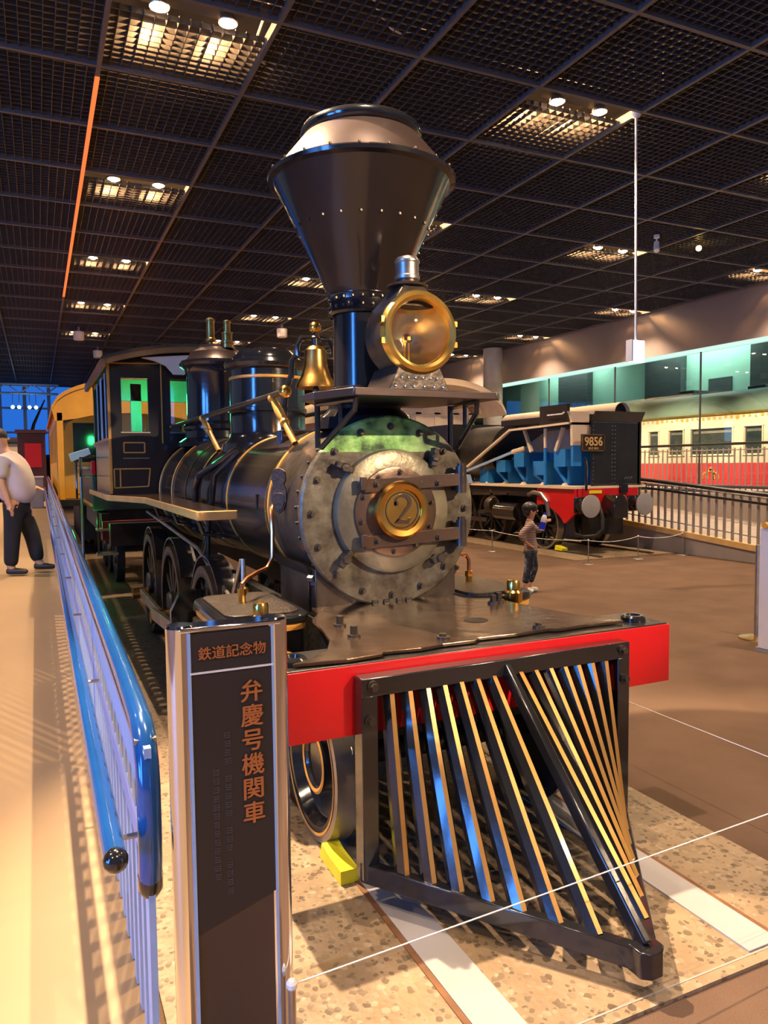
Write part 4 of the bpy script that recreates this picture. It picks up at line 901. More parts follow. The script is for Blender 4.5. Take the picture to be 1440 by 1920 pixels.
bq = MB().box(-.01, .01, -.013, .013, 0, .90).build('baluster', K['tgrey'], R3, org=(0,0,0)); bq.location = V((11.1, 8.6, .88))-wl(R3)
for i in range(1, 62): inst(bq, 'baluster', (11.1, 8.6+i*.135, .88), R3)
MB().tube([(11.1, 8.4, 1.86), (11.1, 17, 1.86)], .028, 10).build('top_rail', K['blackm'], R3)
MB().tube([(11.1, 8.4, 1.74), (11.1, 17, 1.74)], .012, 8).build('mid_rail', K['tgrey'], R3)
for h in (.90, 1.0): MB().tube([(11.1, 8.4, h), (11.1, 17, h)], .03, 8).build('bottom_rail', K['dgrey'], R3)
MB().box(10.9, 13.5, 7.5, 18, -.01, .86).build('gallery_floor', K['conc'], kind='structure', label='raised gallery floor beneath the glazing', ang=0)
dp = thing('display_stand', 'pale blue display panel with orange cap at the right edge', 'display panel', (3.9, 4.05, 0))
MB().box(3.66, 4.4, 4.02, 4.12, .012, .985).build('panel', K['white'], dp, bev=.004)
MB().box(3.66, 4.4, 4.0, 4.14, -.012, .02).build('foot', K['grey'], dp)
MB().cyl((3.645, 4.07, 1.005), (4.41, 4.07, 1.005), .026, n=16).build('orange_cap', mat('orange_cap_paint', (.75, .36, .05), .4), dp)
bs = thing('stanchion', 'round based metal stanchion behind the pale blue panel', 'stanchion', (4.02, 4.42, 0))
MB().lathe((4.02, 4.42, -.012), [(0, .03), (.05, .03), (.14, .012), (.145, 0), (0, 0)], 'Z', 28, cap=False).build('base', K['brassd'], bs)
MB().cyl((4.02, 4.42, .01), (4.02, 4.42, .8), .02, n=12).build('pole', K['steel'], bs)
# ================================================================== hanging items
hs = thing('hanging_sign', 'white lit box hanging from the ceiling on a long thin rod', 'hanging sign', (4.84, 6.76, 2.68))
MB().box(4.755, 4.945, 6.72, 6.80, 2.68, 2.93).build('light_box', emis('sign_box_glow', (.72, .86, 1.0), 1.2), hs, bev=.008)
MB().box(4.740, 4.756, 6.71, 6.81, 2.685, 2.935).build('box_edge', K['white'], hs)
MB().cyl((4.84, 6.76, 2.93), (4.81, 6.76, 5.47), .014, n=10).build('rod', K['white'], hs)
MB().lathe((4.81, 6.76, 5.44), [(.02, 0), (.05, .02), (.07, .05), (.07, .07)], 'Z', 20, cap=False).build('ceiling_rose', K['white'], hs)
MB().tube([(4.81, 6.76, 5.52), (4.85, 6.6, 5.56), (4.75, 6.3, 5.58), (4.55, 6.1, 5.57), (4.45, 5.9, 5.6)], .008, 6).build('cable', K['white'], hs)
def track_spot(x, y, tgt, label, w=0, ang=50):
    t = thing('spotlight', label, 'spotlight', (x, y, 5.2)); d = (V(tgt)-V((x, y, 5.28))).normalized(); c = V((x, y, 5.30))
    MB().cyl((x, y, 5.32), (x, y, 5.47), .012, n=8).cyl((x, y, 5.43), (x, y, 5.48), .05, n=14).build('mount', K['white'], t)
    MB().cyl(c-d*.07, c+d*.12, .045, .05, n=18).build('housing', K['white'], t, bev=.004)
    if w:
        MB().cyl(c+d*.121, c+d*.123, .042, n=16).build('lens', K['bulb'], t)
        spotlight('added_spot_beam', c+d*.14, tgt, w, ang, .5, (1, .72, .46), .04, t)
    return t
track_spot(8.45, 10.1, (6.5, 8, 0), 'white cylindrical spotlight hanging right of the thin rod')
track_spot(3.6, -5.5, (.0, 3.2, 1.66), 'added white spotlight in front of the black locomotive', 1600, 19)  # unseen lamp added to brighten the smokebox front
track_spot(-1.25, 4.55, (.15, 2.6, .6), 'assumed white spotlight above the black locomotive boiler', 1300)  # unseen lamp, assumed from the shadows ahead of the cowcatcher
pl = thing('pendant_lamp', 'small bare amber lamp glowing under the ceiling', 'lamp', (9.56, 10.19, 5.3))
MB().ball((9.56, 10.19, 5.40), .05, 12).build('bulb', emis('amber_bulb', (1, .62, .16), 14), pl); MB().cyl((9.56, 10.19, 5.44), (9.56, 10.19, 5.6), .03, n=10).build('cap', K['brassd'], pl)
for x, y, l in ((.395, 26.5, 'small white ceiling speaker above the ochre coach'), (4.84, 20.5, 'small white ceiling speaker left of the brass bell'), (-.35, 23, 'small white ceiling speaker at the far left')):
    t = thing('ceiling_speaker', l, 'speaker', (x, y, 5.2)); MB().cyl((x, y, 5.12), (x, y, 5.36), .14, .15, n=18).build('body', K['white'], t, bev=.02); MB().cyl((x, y, 5.36), (x, y, 5.49), .03, n=8).build('stem', K['grey'], t)
# ================================================================== CUTAWAY ENGINE 9856
CU = thing('cutaway_locomotive', 'black cutaway locomotive showing blue insides with plate 9856', 'locomotive', (7.1, 11, 0))
sl2 = MB().box(6.0, 8.05, 9.22, 21, -.06, 0.0).build('track_slab_far', K['slab'], kind='structure', label='pale track slab under the cutaway engine')
for x in (6.57, 7.64): MB().box(x-.035, x+.035, 9.3, 21, 0, .02).build('rail', K['iron'], sl2)
FY = 9.78
# running plate and red buffer beam
MB().box(6.38, 7.95, FY, 17.4, 1.085, 1.125).build('running_plate', K['cream'], CU, ang=0)
bm_ = MB().box(6.50, 7.78, FY, FY+.12, .68, 1.085).build('buffer_beam', K['red'], CU, bev=.004)
MB().prism([(FY, 1.085), (FY+1.02, 1.085), (FY+1.02, .80), (FY+.78, .80), (FY+.55, .72), (FY+.36, .60), (FY+.26, .50), (FY+.16, .56), (FY, .68)], 'YZ', 6.42, 6.47).build('side_plate', K['red'], CU, ang=0)
MB().box(6.72, 6.98, FY-.012, FY, 1.0, 1.055).build('small_yellow_plate', K['lemon'], bm_)
# buffers
for x in (6.53, 7.67):
    bu_ = MB().lathe((x, FY, .81), [(.12, 0), (.12, -.05), (.085, -.07), (.065, -.20), (.035, -.21), (.035, -.27)], 'Y', 24, cap=False).build('buffer_stock', K['black'], CU)
    MB().lathe((x, FY, .81), [(0, -.305), (.10, -.30), (.185, -.285), (.185, -.265), (.03, -.25)], 'Y', 36, cap=False).build('buffer_head', K['grey'], bu_)
    MB().box(x-.13, x+.13, FY-.03, FY, .69, .95).build('buffer_pad', K['black'], bu_, bev=.01)
MB().prism([(6.95, .60), (7.25, .60), (7.25, .85), (7.18, .98), (7.02, .98), (6.95, .85)], 'XZ', FY-.35, FY-.02).build('coupler', K['black'], CU, bev=.02)
MB().tube([(6.86, FY-.1, .78), (6.84, FY-.2, .60), (6.80, FY-.24, .42), (6.70, FY-.2, .32), (6.55, FY-.1, .30), (6.42, FY, .34)], .035, 10).build('brake_hose', K['soot'], CU)
MB().tube([(6.62, FY-.05, 1.05), (6.62, FY-.05, 1.45), (6.62, FY-.02, 1.60)], .022, 8).build('grab_pipe', K['black'], CU)
# bunker end plate
bk = MB().box(6.80, 7.82, FY+.02, FY+.06, 1.125, 2.20); bk.prism([(FY+.02, 2.20), (FY+.06, 2.20), (FY-.04, 2.36), (FY-.07, 2.36)], 'YZ', 6.80, 7.86)
bko = bk.build('bunker_end', K['blackm'], CU, ang=0)
MB().box(7.78, 7.86, FY+.02, FY+1.4, 1.125, 2.3).build('bunker_side', K['blackm'], CU, ang=0)
b = MB()
for i in range(15): z = 1.17+i*.068; b.ball((7.22, FY+.017, z), .012, 6); b.ball((7.28, FY+.017, z), .012, 6)
for i in range(24): x = 6.83+i*.041; b.ball((x, FY+.017, 2.18), .009, 6); b.ball((x, FY+.017, 1.145), .009, 6)
for i in range(15): b.ball((6.82, FY+.017, 1.17+i*.068), .010, 6)
for i in range(6): b.ball((7.5+i*.03, FY+.017, 1.24+(i%2)*.02), .012, 6)
b.build('rivets', K['steel'], bko, kind='stuff')
MB().box(7.36, 7.52, FY-.05, FY+.02, 1.0, 1.15).build('lamp_iron', K['black'], bko, bev=.01)
# cream cut section left of the bunker
MB().prism([(6.38, 2.36), (6.80, 2.36), (6.80, 1.80), (6.46, 1.80), (6.45, 2.2), (6.42, 2.3)], 'XZ', FY+.10, FY+.16).build('cut_wall_upper', K['cream'], CU, ang=0)
MB().box(6.47, 6.64, FY+.10, FY+.16, 1.46, 1.80).build('cut_wall_lower', K['blue'], CU, ang=0)
K['numg'] = mat('cast_brass_figures', (.72, .45, .16), .4, .2, .1)
npl = MB().box(6.55, 7.02, FY-.02, FY+.01, 1.70, 1.98).build('number_board', K['plateink'], CU, bev=.004)
for bx in ((6.55, 7.02, 1.70, 1.715), (6.55, 7.02, 1.965, 1.98), (6.55, 6.565, 1.70, 1.98), (7.005, 7.02, 1.70, 1.98)): MB().box(bx[0], bx[1], FY-.03, FY-.02, bx[2], bx[3]).build('board_rim', K['brassd'], npl)
text_mesh('number_text', '9856', .20, (6.785, FY-.028, 1.855), K['numg'], npl, depth=.006, extra=.003, sx=.95)
text_mesh('class_text', '形式 9850', .05, (6.785, FY-.026, 1.745), K['numg'], npl, depth=.004)
# roll top of the bunker
MB().lathe((7.56, FY+.15, 2.36), [(.17, 0), (.18, 0), (.18, 3.4)], 'Y', 28, cap=False).build('roll_top', K['cream'], CU)
MB().lathe((7.56, FY+.25, 2.36), [(.175, 0), (.0, .012)], 'Y', 28, cap=False).build('roll_end', K['soot'], CU)
MB().box(6.6, 7.8, FY+.25, FY+2.4, 2.22, 2.33).build('tank_top', K['blackm'], CU, ang=0)
MB().box(6.50, 6.56, FY+.30, FY+1.05, 2.12, 2.50).build('cab_panel', K['blackm'], CU, ang=0)
MB().tube([(6.46, FY+.32, 2.36), (6.44, FY+.35, 2.33), (6.44, FY+.75, 2.33)], .014, 8).build('grab_rail', K['white'], CU)
# cut outline of the side tank, cream edge, blue inside
edge = [(FY+.15, 2.17), (FY+.9, 2.15), (FY+1.86, 2.13), (FY+3.6, 1.36), (FY+4.4, 1.16)]
b = MB()
for p, q in zip(edge, edge[1:]): b.bar((6.44, p[0], p[1]), (6.44, q[0], q[1]), .06, .035)
b.build('cut_edge', K['cream'], CU, ang=0)
MB().prism([(FY+.1, 1.125), (FY+4.6, 1.125), (FY+3.62, 1.34), (FY+1.86, 2.10), (FY+.1, 2.14)], 'YZ', 7.25, 7.30).build('inner_wall', K['blue'], CU, ang=0)
MB().prism([(FY+.1, 1.72), (FY+2.85, 1.70), (FY+1.86, 2.11), (FY+.1, 2.15)], 'YZ', 7.235, 7.249).build('inner_wall_upper', mat('grey_inner_paint', (.55, .50, .45), .5), CU, ang=0)
MB().prism([(FY+.1, 2.14), (FY+1.86, 2.12), (FY+3.6, 1.36), (FY+3.6, 1.38), (FY+1.88, 2.15), (FY+.1, 2.18)], 'YZ', 6.45, 7.80).build('tank_lid', K['blackm'], CU, ang=0)
for i, (y, z0, z1) in enumerate(((.55, 1.45, 1.75), (1.15, 1.30, 1.55), (1.75, 1.45, 1.72), (2.35, 1.35, 1.58), (2.95, 1.13, 1.40))):
    MB().box(6.75, 7.25, FY+y, FY+y+.05, 1.125, z1).build('baffle', K['blue'], CU, ang=0)
    MB().box(6.62, 6.75, FY+y-.06, FY+y+.25, z0, z1).build('baffle_box', K['blue'], CU, ang=0)
    MB().bar((6.72, FY+y, 1.14), (6.72, FY+y+.35, z0+.02), .03, .05).build('brace', K['blue'], CU)
    MB().cyl((6.66, FY+y, 1.125), (6.66, FY+y, 1.17), .07, .03, n=12).build('stay_foot', K['cream'], CU)
for y in (.95,):
    MB().cyl((6.55, FY+y, 1.125), (6.55, FY+y, 1.78), .03, n=14).build('stay_post', K['blue'], CU); MB().cyl((6.55, FY+y, 1.78), (6.55, FY+y, 2.14), .031, n=14).build('stay_post', K['cream'], CU)
for y, d in ((1.42, .22), (.72, -.2)): MB().bar((6.60, FY+y, 1.72), (6.60, FY+y+d, 2.12), .05, .06).build('cream_stay', K['cream'], CU)
# reversing lever with pale blue arm
lv = MB().bar((6.38, FY+3.55, 1.32), (6.38, FY+1.7, 1.72), .04, .045).build('reach_rod', K['bluegrey'], CU)
MB().bar((6.38, FY+1.72, 1.72), (6.38, FY+1.35, 1.78), .06, .08).build('rod_handle', K['cream'], CU, bev=.02)
MB().bar((6.38, FY+4.4, 1.30), (6.38, FY+3.45, 1.30), .03, .035).build('reach_rod', K['bluegrey'], CU)
MB().ball((6.38, FY+3.5, 1.28), .07, 14).build('pivot', K['bluegrey'], CU)
MB().prism([(FY+3.15, 1.125), (FY+3.4, 1.125), (FY+3.32, 1.30), (FY+3.24, 1.30)], 'YZ', 6.36, 6.42).build('pivot_bracket', K['bluegrey'], CU, ang=0)
MB().box(6.36, 6.42, FY+3.4, FY+3.7, 1.125, 1.2).build('white_block', K['cream'], CU)
# black tank and boiler beyond the cut
MB().box(6.6, 8.0, FY+4.3, FY+6.6, 1.60, 2.37).build('side_tank', K['blackm'], CU, ang=0)
MB().box(6.6, 8.0, FY+6.62, FY+7.7, 1.60, 2.43).build('side_tank', K['blackm'], CU, ang=0)
MB().cyl((7.3, FY+3, 1.75), (7.3, FY+7.6, 1.75), .55, n=28).build('boiler_rear', K['soot'], CU)
# frame and wheels
MB().box(6.75, 6.82, FY+.1, 17.4, .62, 1.08).box(7.4, 7.47, FY+.1, 17.4, .62, 1.08).build('frame_plates', K['soot'], CU, ang=0)
MB().box(6.42, 6.46, FY+1.05, 17.4, .92, 1.085).build('valance', K['soot'], CU, ang=0)
for j, y in enumerate((.95, 2.6, 3.7, 4.8, 5.9)):
    for x, s in ((6.57, -1), (7.64, 1)):
        r = .50 if j else .42
        wh = MB().lathe((x, FY+y, r), [(r*.84, s*.05), (r*.985, s*.05), (r, s*-.06), (r+.028, s*-.08), (r*.86, s*-.08), (r*.84, s*.05)], 'X', 36, cap=False).lathe((x, FY+y, r), [(0, s*.065), (.09, s*.065), (.1, s*-.06), (0, s*-.06)], 'X', 18, cap=False)
        for k in range(10):
            a = 2*PI*k/10; wh.bar((x, FY+y+.07*math.cos(a), r+.07*math.sin(a)), (x, FY+y+r*.87*math.cos(a), r+r*.87*math.sin(a)), .04, .045, (1, 0, 0))
        wo = wh.build('wheel', K['soot'], CU)
        MB().lathe((x, FY+y, r), [(r*.90, s*.051), (r*.985, s*.052), (r*1.001, s*-.06)], 'X', 36, cap=False).build('tyre', K['steel'] if not j else K['iron'], wo)
for (y0, z0, y1, z1, rr_) in ((1.6, .75, 2.9, .55, .05), (2.6, .42, 5.9, .42, .05), (1.9, .95, 4.2, .88, .03), (2.1, .70, 2.5, 1.0, .035), (3.1, .95, 3.6, .6, .03)):
    MB().bar((6.40, FY+y0, z0), (6.40, FY+y1, z1), .03, rr_*1.6).build('motion_rod', K['iron'], CU, bev=.004)
MB().cyl((6.42, FY+1.5, .62), (6.42, FY+2.2, .62), .17, n=24).build('cylinder', K['black'], CU)
MB().lathe((6.42, FY+2.4, .72), [(.16, -.1), (.18, 0), (.16, .1)], 'Y', 24).build('pump_drum', K['iron'], CU)
MB().tube([(6.42, FY+1.25, .95), (6.40, FY+1.1, 1.0), (6.40, FY+.85, .98), (6.40, FY+.7, .85), (6.42, FY+.66, .6)], .04, 10).build('sand_pipe', K['steel'], CU)
MB().prism([(FY+.42, 0.02), (FY+.62, .02), (FY+.60, .10), (FY+.42, .06)], 'YZ', 6.50, 6.62).build('wheel_chock', K['lemon'], None, ang=0, label='yellow chock under the cutaway engine wheel', category='wheel chock')
MB().box(6.75, 7.5, FY+.05, FY+.2, .30, .68).build('guard_plate', K['soot'], CU)

# ================================================================== cream railcar behind
RC = thing('cream_railcar', 'cream railcar with curved roof end behind the cutaway engine', 'railcar', (8.6, 20, 0))
RY = 17.5; rcx = 8.35; hw = 1.98
n = 26; X_ = [-hw+2*hw*i/n for i in range(n+1)]
rf = lambda x, t, e: e+(t-e)*(max(0, 1-(abs(x)/hw)**2.2))**.62
poly = [(rcx+x, rf(x, 3.80, 2.95)) for x in X_]+[(rcx+x, rf(x, 3.66, 2.88)-.03) for x in reversed(X_)]
MB().prism(poly, 'XZ', RY, 26).build('roof', K['cream'], RC, ang=30)
poly = [(rcx+x*.9, rf(x, 3.66, 2.95)) for x in X_]+[(rcx+1.3, 2.9), (rcx-1.3, 2.9)]
MB().prism(poly, 'XZ', RY+.9, RY+.96).build('end_panel', K['cream'], RC, ang=20)
poly = [(rcx+x*.8, rf(x, 3.5, 2.95)) for x in X_]+[(rcx+x*.7, rf(x, 3.4, 2.95)) for x in reversed(X_)]
MB().prism(poly, 'XZ', RY+.86, RY+.9).build('arch_moulding', K['wood'], RC, ang=20)
ew = MB()
for x in (-1.5, -.9, -.3, .3, .9, 1.4): ew.box(rcx+x-.09, rcx+x+.09, RY+.9, RY+1.0, 1.0, 2.95)
ew.box(rcx-1.55, rcx+1.5, RY+.9, RY+1.0, 1.0, 2.2); ew.build('end_wall', K['cream'], RC, ang=0)
for i in range(5): MB().box(rcx-1.5+i*.6+.09, rcx-.9+i*.6-.09-(.1 if i == 4 else 0), RY+.93, RY+.95, 2.2, 2.92).build('end_window', emis('pale_lit_window', (.35, .62, 1.0), .8) if i == 0 else RC.children[-1].data.materials[0], RC, ang=0)
MB().box(rcx-1.6, rcx+1.55, RY+1.0, 26, .6, 2.95).build('body', K['cream'], RC, ang=0)
MB().box(rcx-1.3, rcx+1.3, RY+1.0, 26, 0, .6).build('underframe', K['soot'], RC, ang=0)

# ================================================================== red and cream coach behind the glass
EC = thing('red_cream_coach', 'cream and red royal coach with gold crest behind the glass', 'railway coach', (17.8, 17, 0))
cx0, cx1, y0, y1 = 16.4, 19.2, 7.5, 34
K['crm'] = mat('coach_cream_side', (.62, .46, .36), .35, 0, .04, 3, coat=.3)
K['crd'] = mat('coach_crimson_side', (.60, .03, .045), .3, 0, .05, 3, coat=.4)
K['groof'] = mat('green_grey_roof', (.09, .13, .10), .6, 0, .1, 3)
wy = [(13.55, 14.16), (14.72, 15.2-.46+.0)]
WN = [(10.0, 10.6), (11.3, 12.7), (13.3, 13.78), (14.20, 14.75), (15.17, 16.62), (16.95, 17.5), (17.95, 18.33), (18.9, 19.3), (20.2, 20.8), (21.6, 23.0), (23.6, 24.2)]
MB().box(cx0, cx1, y0, y1, .66, 1.46).build('lower_side', K['crd'], EC, ang=0)
b = MB().box(cx0, cx1, y0, y1, 1.46, 1.72); b.box(cx0, cx1, y0, y1, 2.46, 2.86)
prev = y0
for a, c in WN+[(y1, y1)]: b.box(cx0, cx0+.1, prev, a, 1.72, 2.46); prev = c
us = b.build('upper_side', K['crm'], EC, ang=0)
for a, c in WN:
    MB().box(cx0+.04, cx0+.06, a, c, 1.72, 2.46).build('coach_window', K['glassd'], us, ang=0)
    b = MB()
    for p, q in (((a-.06, 1.69), (c+.06, 1.69)), ((a-.06, 2.49), (c+.06, 2.49)), ((a-.03, 1.69), (a-.03, 2.49)), ((c+.03, 1.69), (c+.03, 2.49))): b.bar((cx0-.01, p[0], p[1]), (cx0-.01, q[0], q[1]), .03, .05, (1, 0, 0))
    b.build('window_frame', K['cream'], us, ang=0)
    MB().box(cx0+.02, cx0+.03, a+.05, c-.05, 2.33, 2.40).build('blind_rail', K['steel'], us)
X2 = [(-1.4, 2.86), (-1.42, 3.0), (-1.3, 3.2), (-1.05, 3.42), (-.6, 3.58), (0, 3.64), (.6, 3.58), (1.05, 3.42), (1.3, 3.2), (1.42, 3.0), (1.4, 2.86)]
MB().prism([(17.8+x, z) for x, z in X2], 'XZ', y0, y1).build('roof', K['groof'], EC, ang=40)
MB().box(cx0-.05, cx0+.05, y0, y1, 2.84, 2.90).build('gold_cornice', K['brass'], EC, ang=0)
b = MB()
for i in range(120):
    y = 8+i*.2; b.lathe((cx0-.006, y, 2.77+.015*math.sin(i*2.1)), [(.0, -.004), (.05+.02*math.sin(i*1.3), -.002), (.05, .004)], 'X', 6, cap=False)
b.build('gilt_scroll', K['gold'], EC, kind='stuff', ang=0)
for y, h in ((12.2, .16), (17.6, .18), (15, .1)): MB().box(17.5, 18.2, y, y+.6, 3.6, 3.6+h).build('roof_vent', K['dgrey'], EC, bev=.02)
# crest: three gold arches with a crown
b = MB()
for dy, r in ((-.19, .12), (.19, .12), (0, .17)):
    b.lathe((cx0-.008, 15.9+dy, 1.06+(.02 if dy else .06)), [(r*.55, -.004), (r, -.004), (r, .004), (r*.55, .004), (r*.55, -.004)], 'X', 18, cap=False, a0=0, a1=PI)
    b.box(cx0-.012, cx0-.004, 15.9+dy-r, 15.9+dy-r*.55, .98, 1.09); b.box(cx0-.012, cx0-.004, 15.9+dy+r*.55, 15.9+dy+r, .98, 1.09)
b.box(cx0-.012, cx0-.004, 15.86, 15.94, 1.24, 1.34)
b.build('gold_crest', K['gold'], EC, ang=0)
MB().box(cx0+.1, cx1-.1, y0, y1, .35, .66).build('underframe', K['soot'], EC, ang=0)
MB().box(cx0+.3, cx1-.3, y0+1, y1-1, -.012, .35).build('truck', K['soot'], EC, ang=0)

# ================================================================== far left: cabinet, box, hall fittings
cb = thing('display_cabinet', 'brown wooden cabinet with red lit front behind the man', 'cabinet', (-1.75, 24.5, -.012))
K['brown'] = mat('brown_cabinet_wood', (.09, .03, .02), .45)
MB().box(-2.05, -1.30, 24.3, 24.9, -.012, 2.55).build('body', K['brown'], cb, bev=.01); MB().box(-1.86, -1.42, 24.27, 24.3, 1.55, 2.25).build('red_front', K['red'], cb)
MB().box(-2.1, -1.25, 24.25, 24.95, 2.55, 2.65).build('cornice', K['brown'], cb)
gb = thing('grey_counter', 'plain grey counter in front of the brown cabinet', 'counter', (-1.62, 21.5, .4)); 
MB().box(-1.78, -1.42, 21.3, 21.9, rz(21.5), 1.28).build('body', K['grey'], gb, bev=.01); MB().box(-1.80, -1.40, 21.28, 21.92, 1.28, 1.31).build('top', K['white'], gb)
tr = thing('roof_truss', 'pale blue lattice roof truss in the far hall', 'truss', (-4, 36, 4.6))
for z in (4.75, 5.15): MB().cyl((-12, 36, z), (-.6, 36, z), .05, n=8).build('chord', K['bluegrey'], tr)
for i in range(22):
    x = -12+i*.52; MB().cyl((x, 36, 4.75 if i % 2 else 5.15), (x+.52, 36, 5.15 if i % 2 else 4.75), .03, n=6).build('web_bar', K['bluegrey'], tr)
for x, l_ in ((-2.4, 'leftmost'), (-2.15, 'second from left'), (-1.75, 'third from left'), (-1.5, 'rightmost')):
    t = thing('hall_lamp', l_+' of the small white lamps in the blue far hall', 'lamp', (x, 35.5, 4.1), group='lamps in the far hall')
    MB().ball((x, 35.5, 4.12), .07, 10).build('bulb', emis('hall_bulb', (.8, .9, 1), 8) if x == -2.4 else K['hb'], t); MB().cyl((x, 35.5, 4.18), (x, 36.0, 4.75), .012, n=6).build('cord', K['grey'], t)
    if x == -2.4: K['hb'] = t.children[0].data.materials[0]
ar = thing('signal_mast', 'dark slanted trolley pole rising behind the cabinet', 'pole', (-1.55, 27, 2.6))
MB().tube([(-1.66, 27, 2.7), (-1.60, 27, 2.95), (-1.25, 27, 3.75)], [.06, .05, .02], 8).build('pole', K['black'], ar); MB().box(-1.8, -1.4, 26.8, 27.2, 2.5, 2.72).build('base', K['cream'], ar)
tc_ = thing('tram_car', 'dim cream tram car standing at the far left', 'tram', (-4, 28, 0))
MB().box(-5.2, -1.7, 26.5, 33, .7, 2.3).build('body', K['cream'], tc_, ang=0); MB().box(-5.3, -1.6, 26.4, 33.1, 2.3, 2.5).build('roof', K['dgrey'], tc_, bev=.05); MB().box(-5.0, -1.9, 26.8, 32.7, 0, .7).build('underframe', K['soot'], tc_)
# ================================================================== PEOPLE
def skin(name, verts, edges, radii, m, parent, sub=2):
    me = bpy.data.meshes.new(name); me.from_pydata([tuple(v) for v in verts], edges, [])
    ob = bpy.data.objects.new(name, me); COL.objects.link(ob)
    sm = ob.modifiers.new('skin', 'SKIN'); sm.use_smooth_shade = True
    for i, r in enumerate(radii):
        r = r if isinstance(r, tuple) else (r, r)
        me.skin_vertices[0].data[i].radius = r; me.skin_vertices[0].data[i].use_root = (i == 0)
    ss = ob.modifiers.new('sub', 'SUBSURF'); ss.levels = sub; ss.render_levels = sub
    bpy.context.view_layer.update()
    ev = bpy.data.meshes.new_from_object(ob.evaluated_get(bpy.context.evaluated_depsgraph_get()))
    bpy.data.objects.remove(ob)
    ev.materials.clear(); ev.materials.append(m); ev.shade_smooth()
    o = V((sum(v[0] for v in verts)/len(verts), sum(v[1] for v in verts)/len(verts), min(v[2] for v in verts)))
    ev.transform(Matrix.Translation(-o))
    r = bpy.data.objects.new(name, ev); COL.objects.link(r); r.parent = parent; r.location = o-wl(parent); W[r.name] = o
    return r
K['skin1'] = mat('skin_tone', (.58, .30, .17), .5, 0, .06, 8)
K['hair'] = mat('black_hair', (.012, .010, .010), .4, 0, .4, 30, .3, 60)
def stripes(name, a, b_, freq):
    m, N, L, P = node_mat(name); tc = N.new('ShaderNodeTexCoord'); sp = N.new('ShaderNodeSeparateXYZ'); L.new(tc.outputs['Object'], sp.inputs[0])
    mu = N.new('ShaderNodeMath'); mu.operation = 'MULTIPLY'; mu.inputs[1].default_value = freq; fr_ = N.new('ShaderNodeMath'); fr_.operation = 'FRACT'
    gt = N.new('ShaderNodeMath'); gt.operation = 'GREATER_THAN'; gt.inputs[1].default_value = .52; mx = N.new('ShaderNodeMix'); mx.data_type = 'RGBA'
    mx.inputs[6].default_value = (*a, 1); mx.inputs[7].default_value = (*b_, 1)
    L.new(sp.outputs['Z'], mu.inputs[0]); L.new(mu.outputs[0], fr_.inputs[0]); L.new(fr_.outputs[0], gt.inputs[0]); L.new(gt.outputs[0], mx.inputs[0]); L.new(mx.outputs[2], P.inputs['Base Color']); P.inputs['Roughness'].default_value = .85
    return m
def hand(bv, be, br, wrist, palm, F, S_, U_, s=1.0, curl=.3):
    """palm plus five bent fingers appended to a skin graph"""
    d = (palm-wrist).normalized(); side = d.cross(U_).normalized(); nrm = side.cross(d).normalized()
    iw = len(bv)-1
    bv.append(palm); br.append((.022*s, .016*s)); ip = len(bv)-1; be.append((iw, ip))
    for k, (off, ln) in enumerate(((-.018, .040), (-.006, .047), (.006, .045), (.018, .036))):
        a = palm + d*.026*s + side*off*s; b = a + d*ln*.5*s - nrm*curl*.012*s; c = b + d*ln*.42*s - nrm*curl*.035*s
        i = len(bv); bv += [a, b, c]; br += [.0078*s, .0068*s, .0056*s]; be += [(ip, i), (i, i+1), (i+1, i+2)]
    a = palm + side*.024*s - d*.004*s; b = a + side*.016*s + d*.018*s
    i = len(bv); bv += [a, b]; br += [.009*s, .007*s]; be += [(ip, i), (i, i+1)]
# ---- boy
bo = V((3.69, 7.22, -.012)); F = V((.907, -.421, 0)); R_ = V((-.421, -.907, 0)); U = V((0, 0, 1))   # R_: his right side, towards the camera
def bp3(f, r, u): return bo + F*f + R_*r + U*u
BOY = thing('person', 'boy in striped top and dark jeans, hand on hip, holding up a blue bottle', 'person', bo)
K['shirtb'] = stripes('striped_shirt', (.045, .018, .018), (.60, .44, .40), 52)
m, N, L, P = node_mat('faded_dark_jeans'); K['jeans'] = m
tc = N.new('ShaderNodeTexCoord'); nz = N.new('ShaderNodeTexNoise'); nz.inputs['Scale'].default_value = 14; nz.inputs['Detail'].default_value = 5; L.new(tc.outputs['Object'], nz.inputs['Vector'])
r_ = ramp(N, [(.40, (.012, .014, .022)), (.55, (.03, .04, .07)), (.70, (.26, .30, .40))]); L.new(nz.outputs['Fac'], r_.inputs[0]); L.new(r_.outputs[0], P.inputs['Base Color']); P.inputs['Roughness'].default_value = .85
# body (head, neck, trunk, limbs, hands) as one surface
bv = [bp3(0, 0, .53), bp3(-.01, 0, .68), bp3(-.015, 0, .80), bp3(-.005, 0, .875), bp3(.004, 0, .925), bp3(.010, 0, .985), bp3(.008, 0, 1.035)]
be = [(i, i+1) for i in range(6)]; br = [(.07, .06), (.068, .055), (.065, .05), .034, (.058, .055), (.078, .072), (.045, .045)]
def chain(pts, rad, start):
    i = len(bv); bv.extend(pts); br.extend(rad); be.append((start, i)); be.extend((i+k, i+k+1) for k in range(len(pts)-1))
chain([bp3(-.02, .095, .82), bp3(-.145, .15, .70), bp3(-.06, .12, .60)], [.032, .026, .018], 2)
hand(bv, be, br, bp3(-.06, .12, .60), bp3(-.012, .10, .565), F, R_, U, .9)
chain([bp3(0, -.095, .82), bp3(.13, -.10, .715), bp3(.175, -.07, .79)], [.032, .026, .018], 2)
hand(bv, be, br, bp3(.175, -.07, .79), bp3(.185, -.045, .825), F, R_, F*-1, .9, 1.2)
chain([bp3(-.015, .05, .48), bp3(-.03, .055, .30), bp3(-.08, .055, .09), bp3(-.05, .055, .045)], [.055, .04, .028, .025], 0)
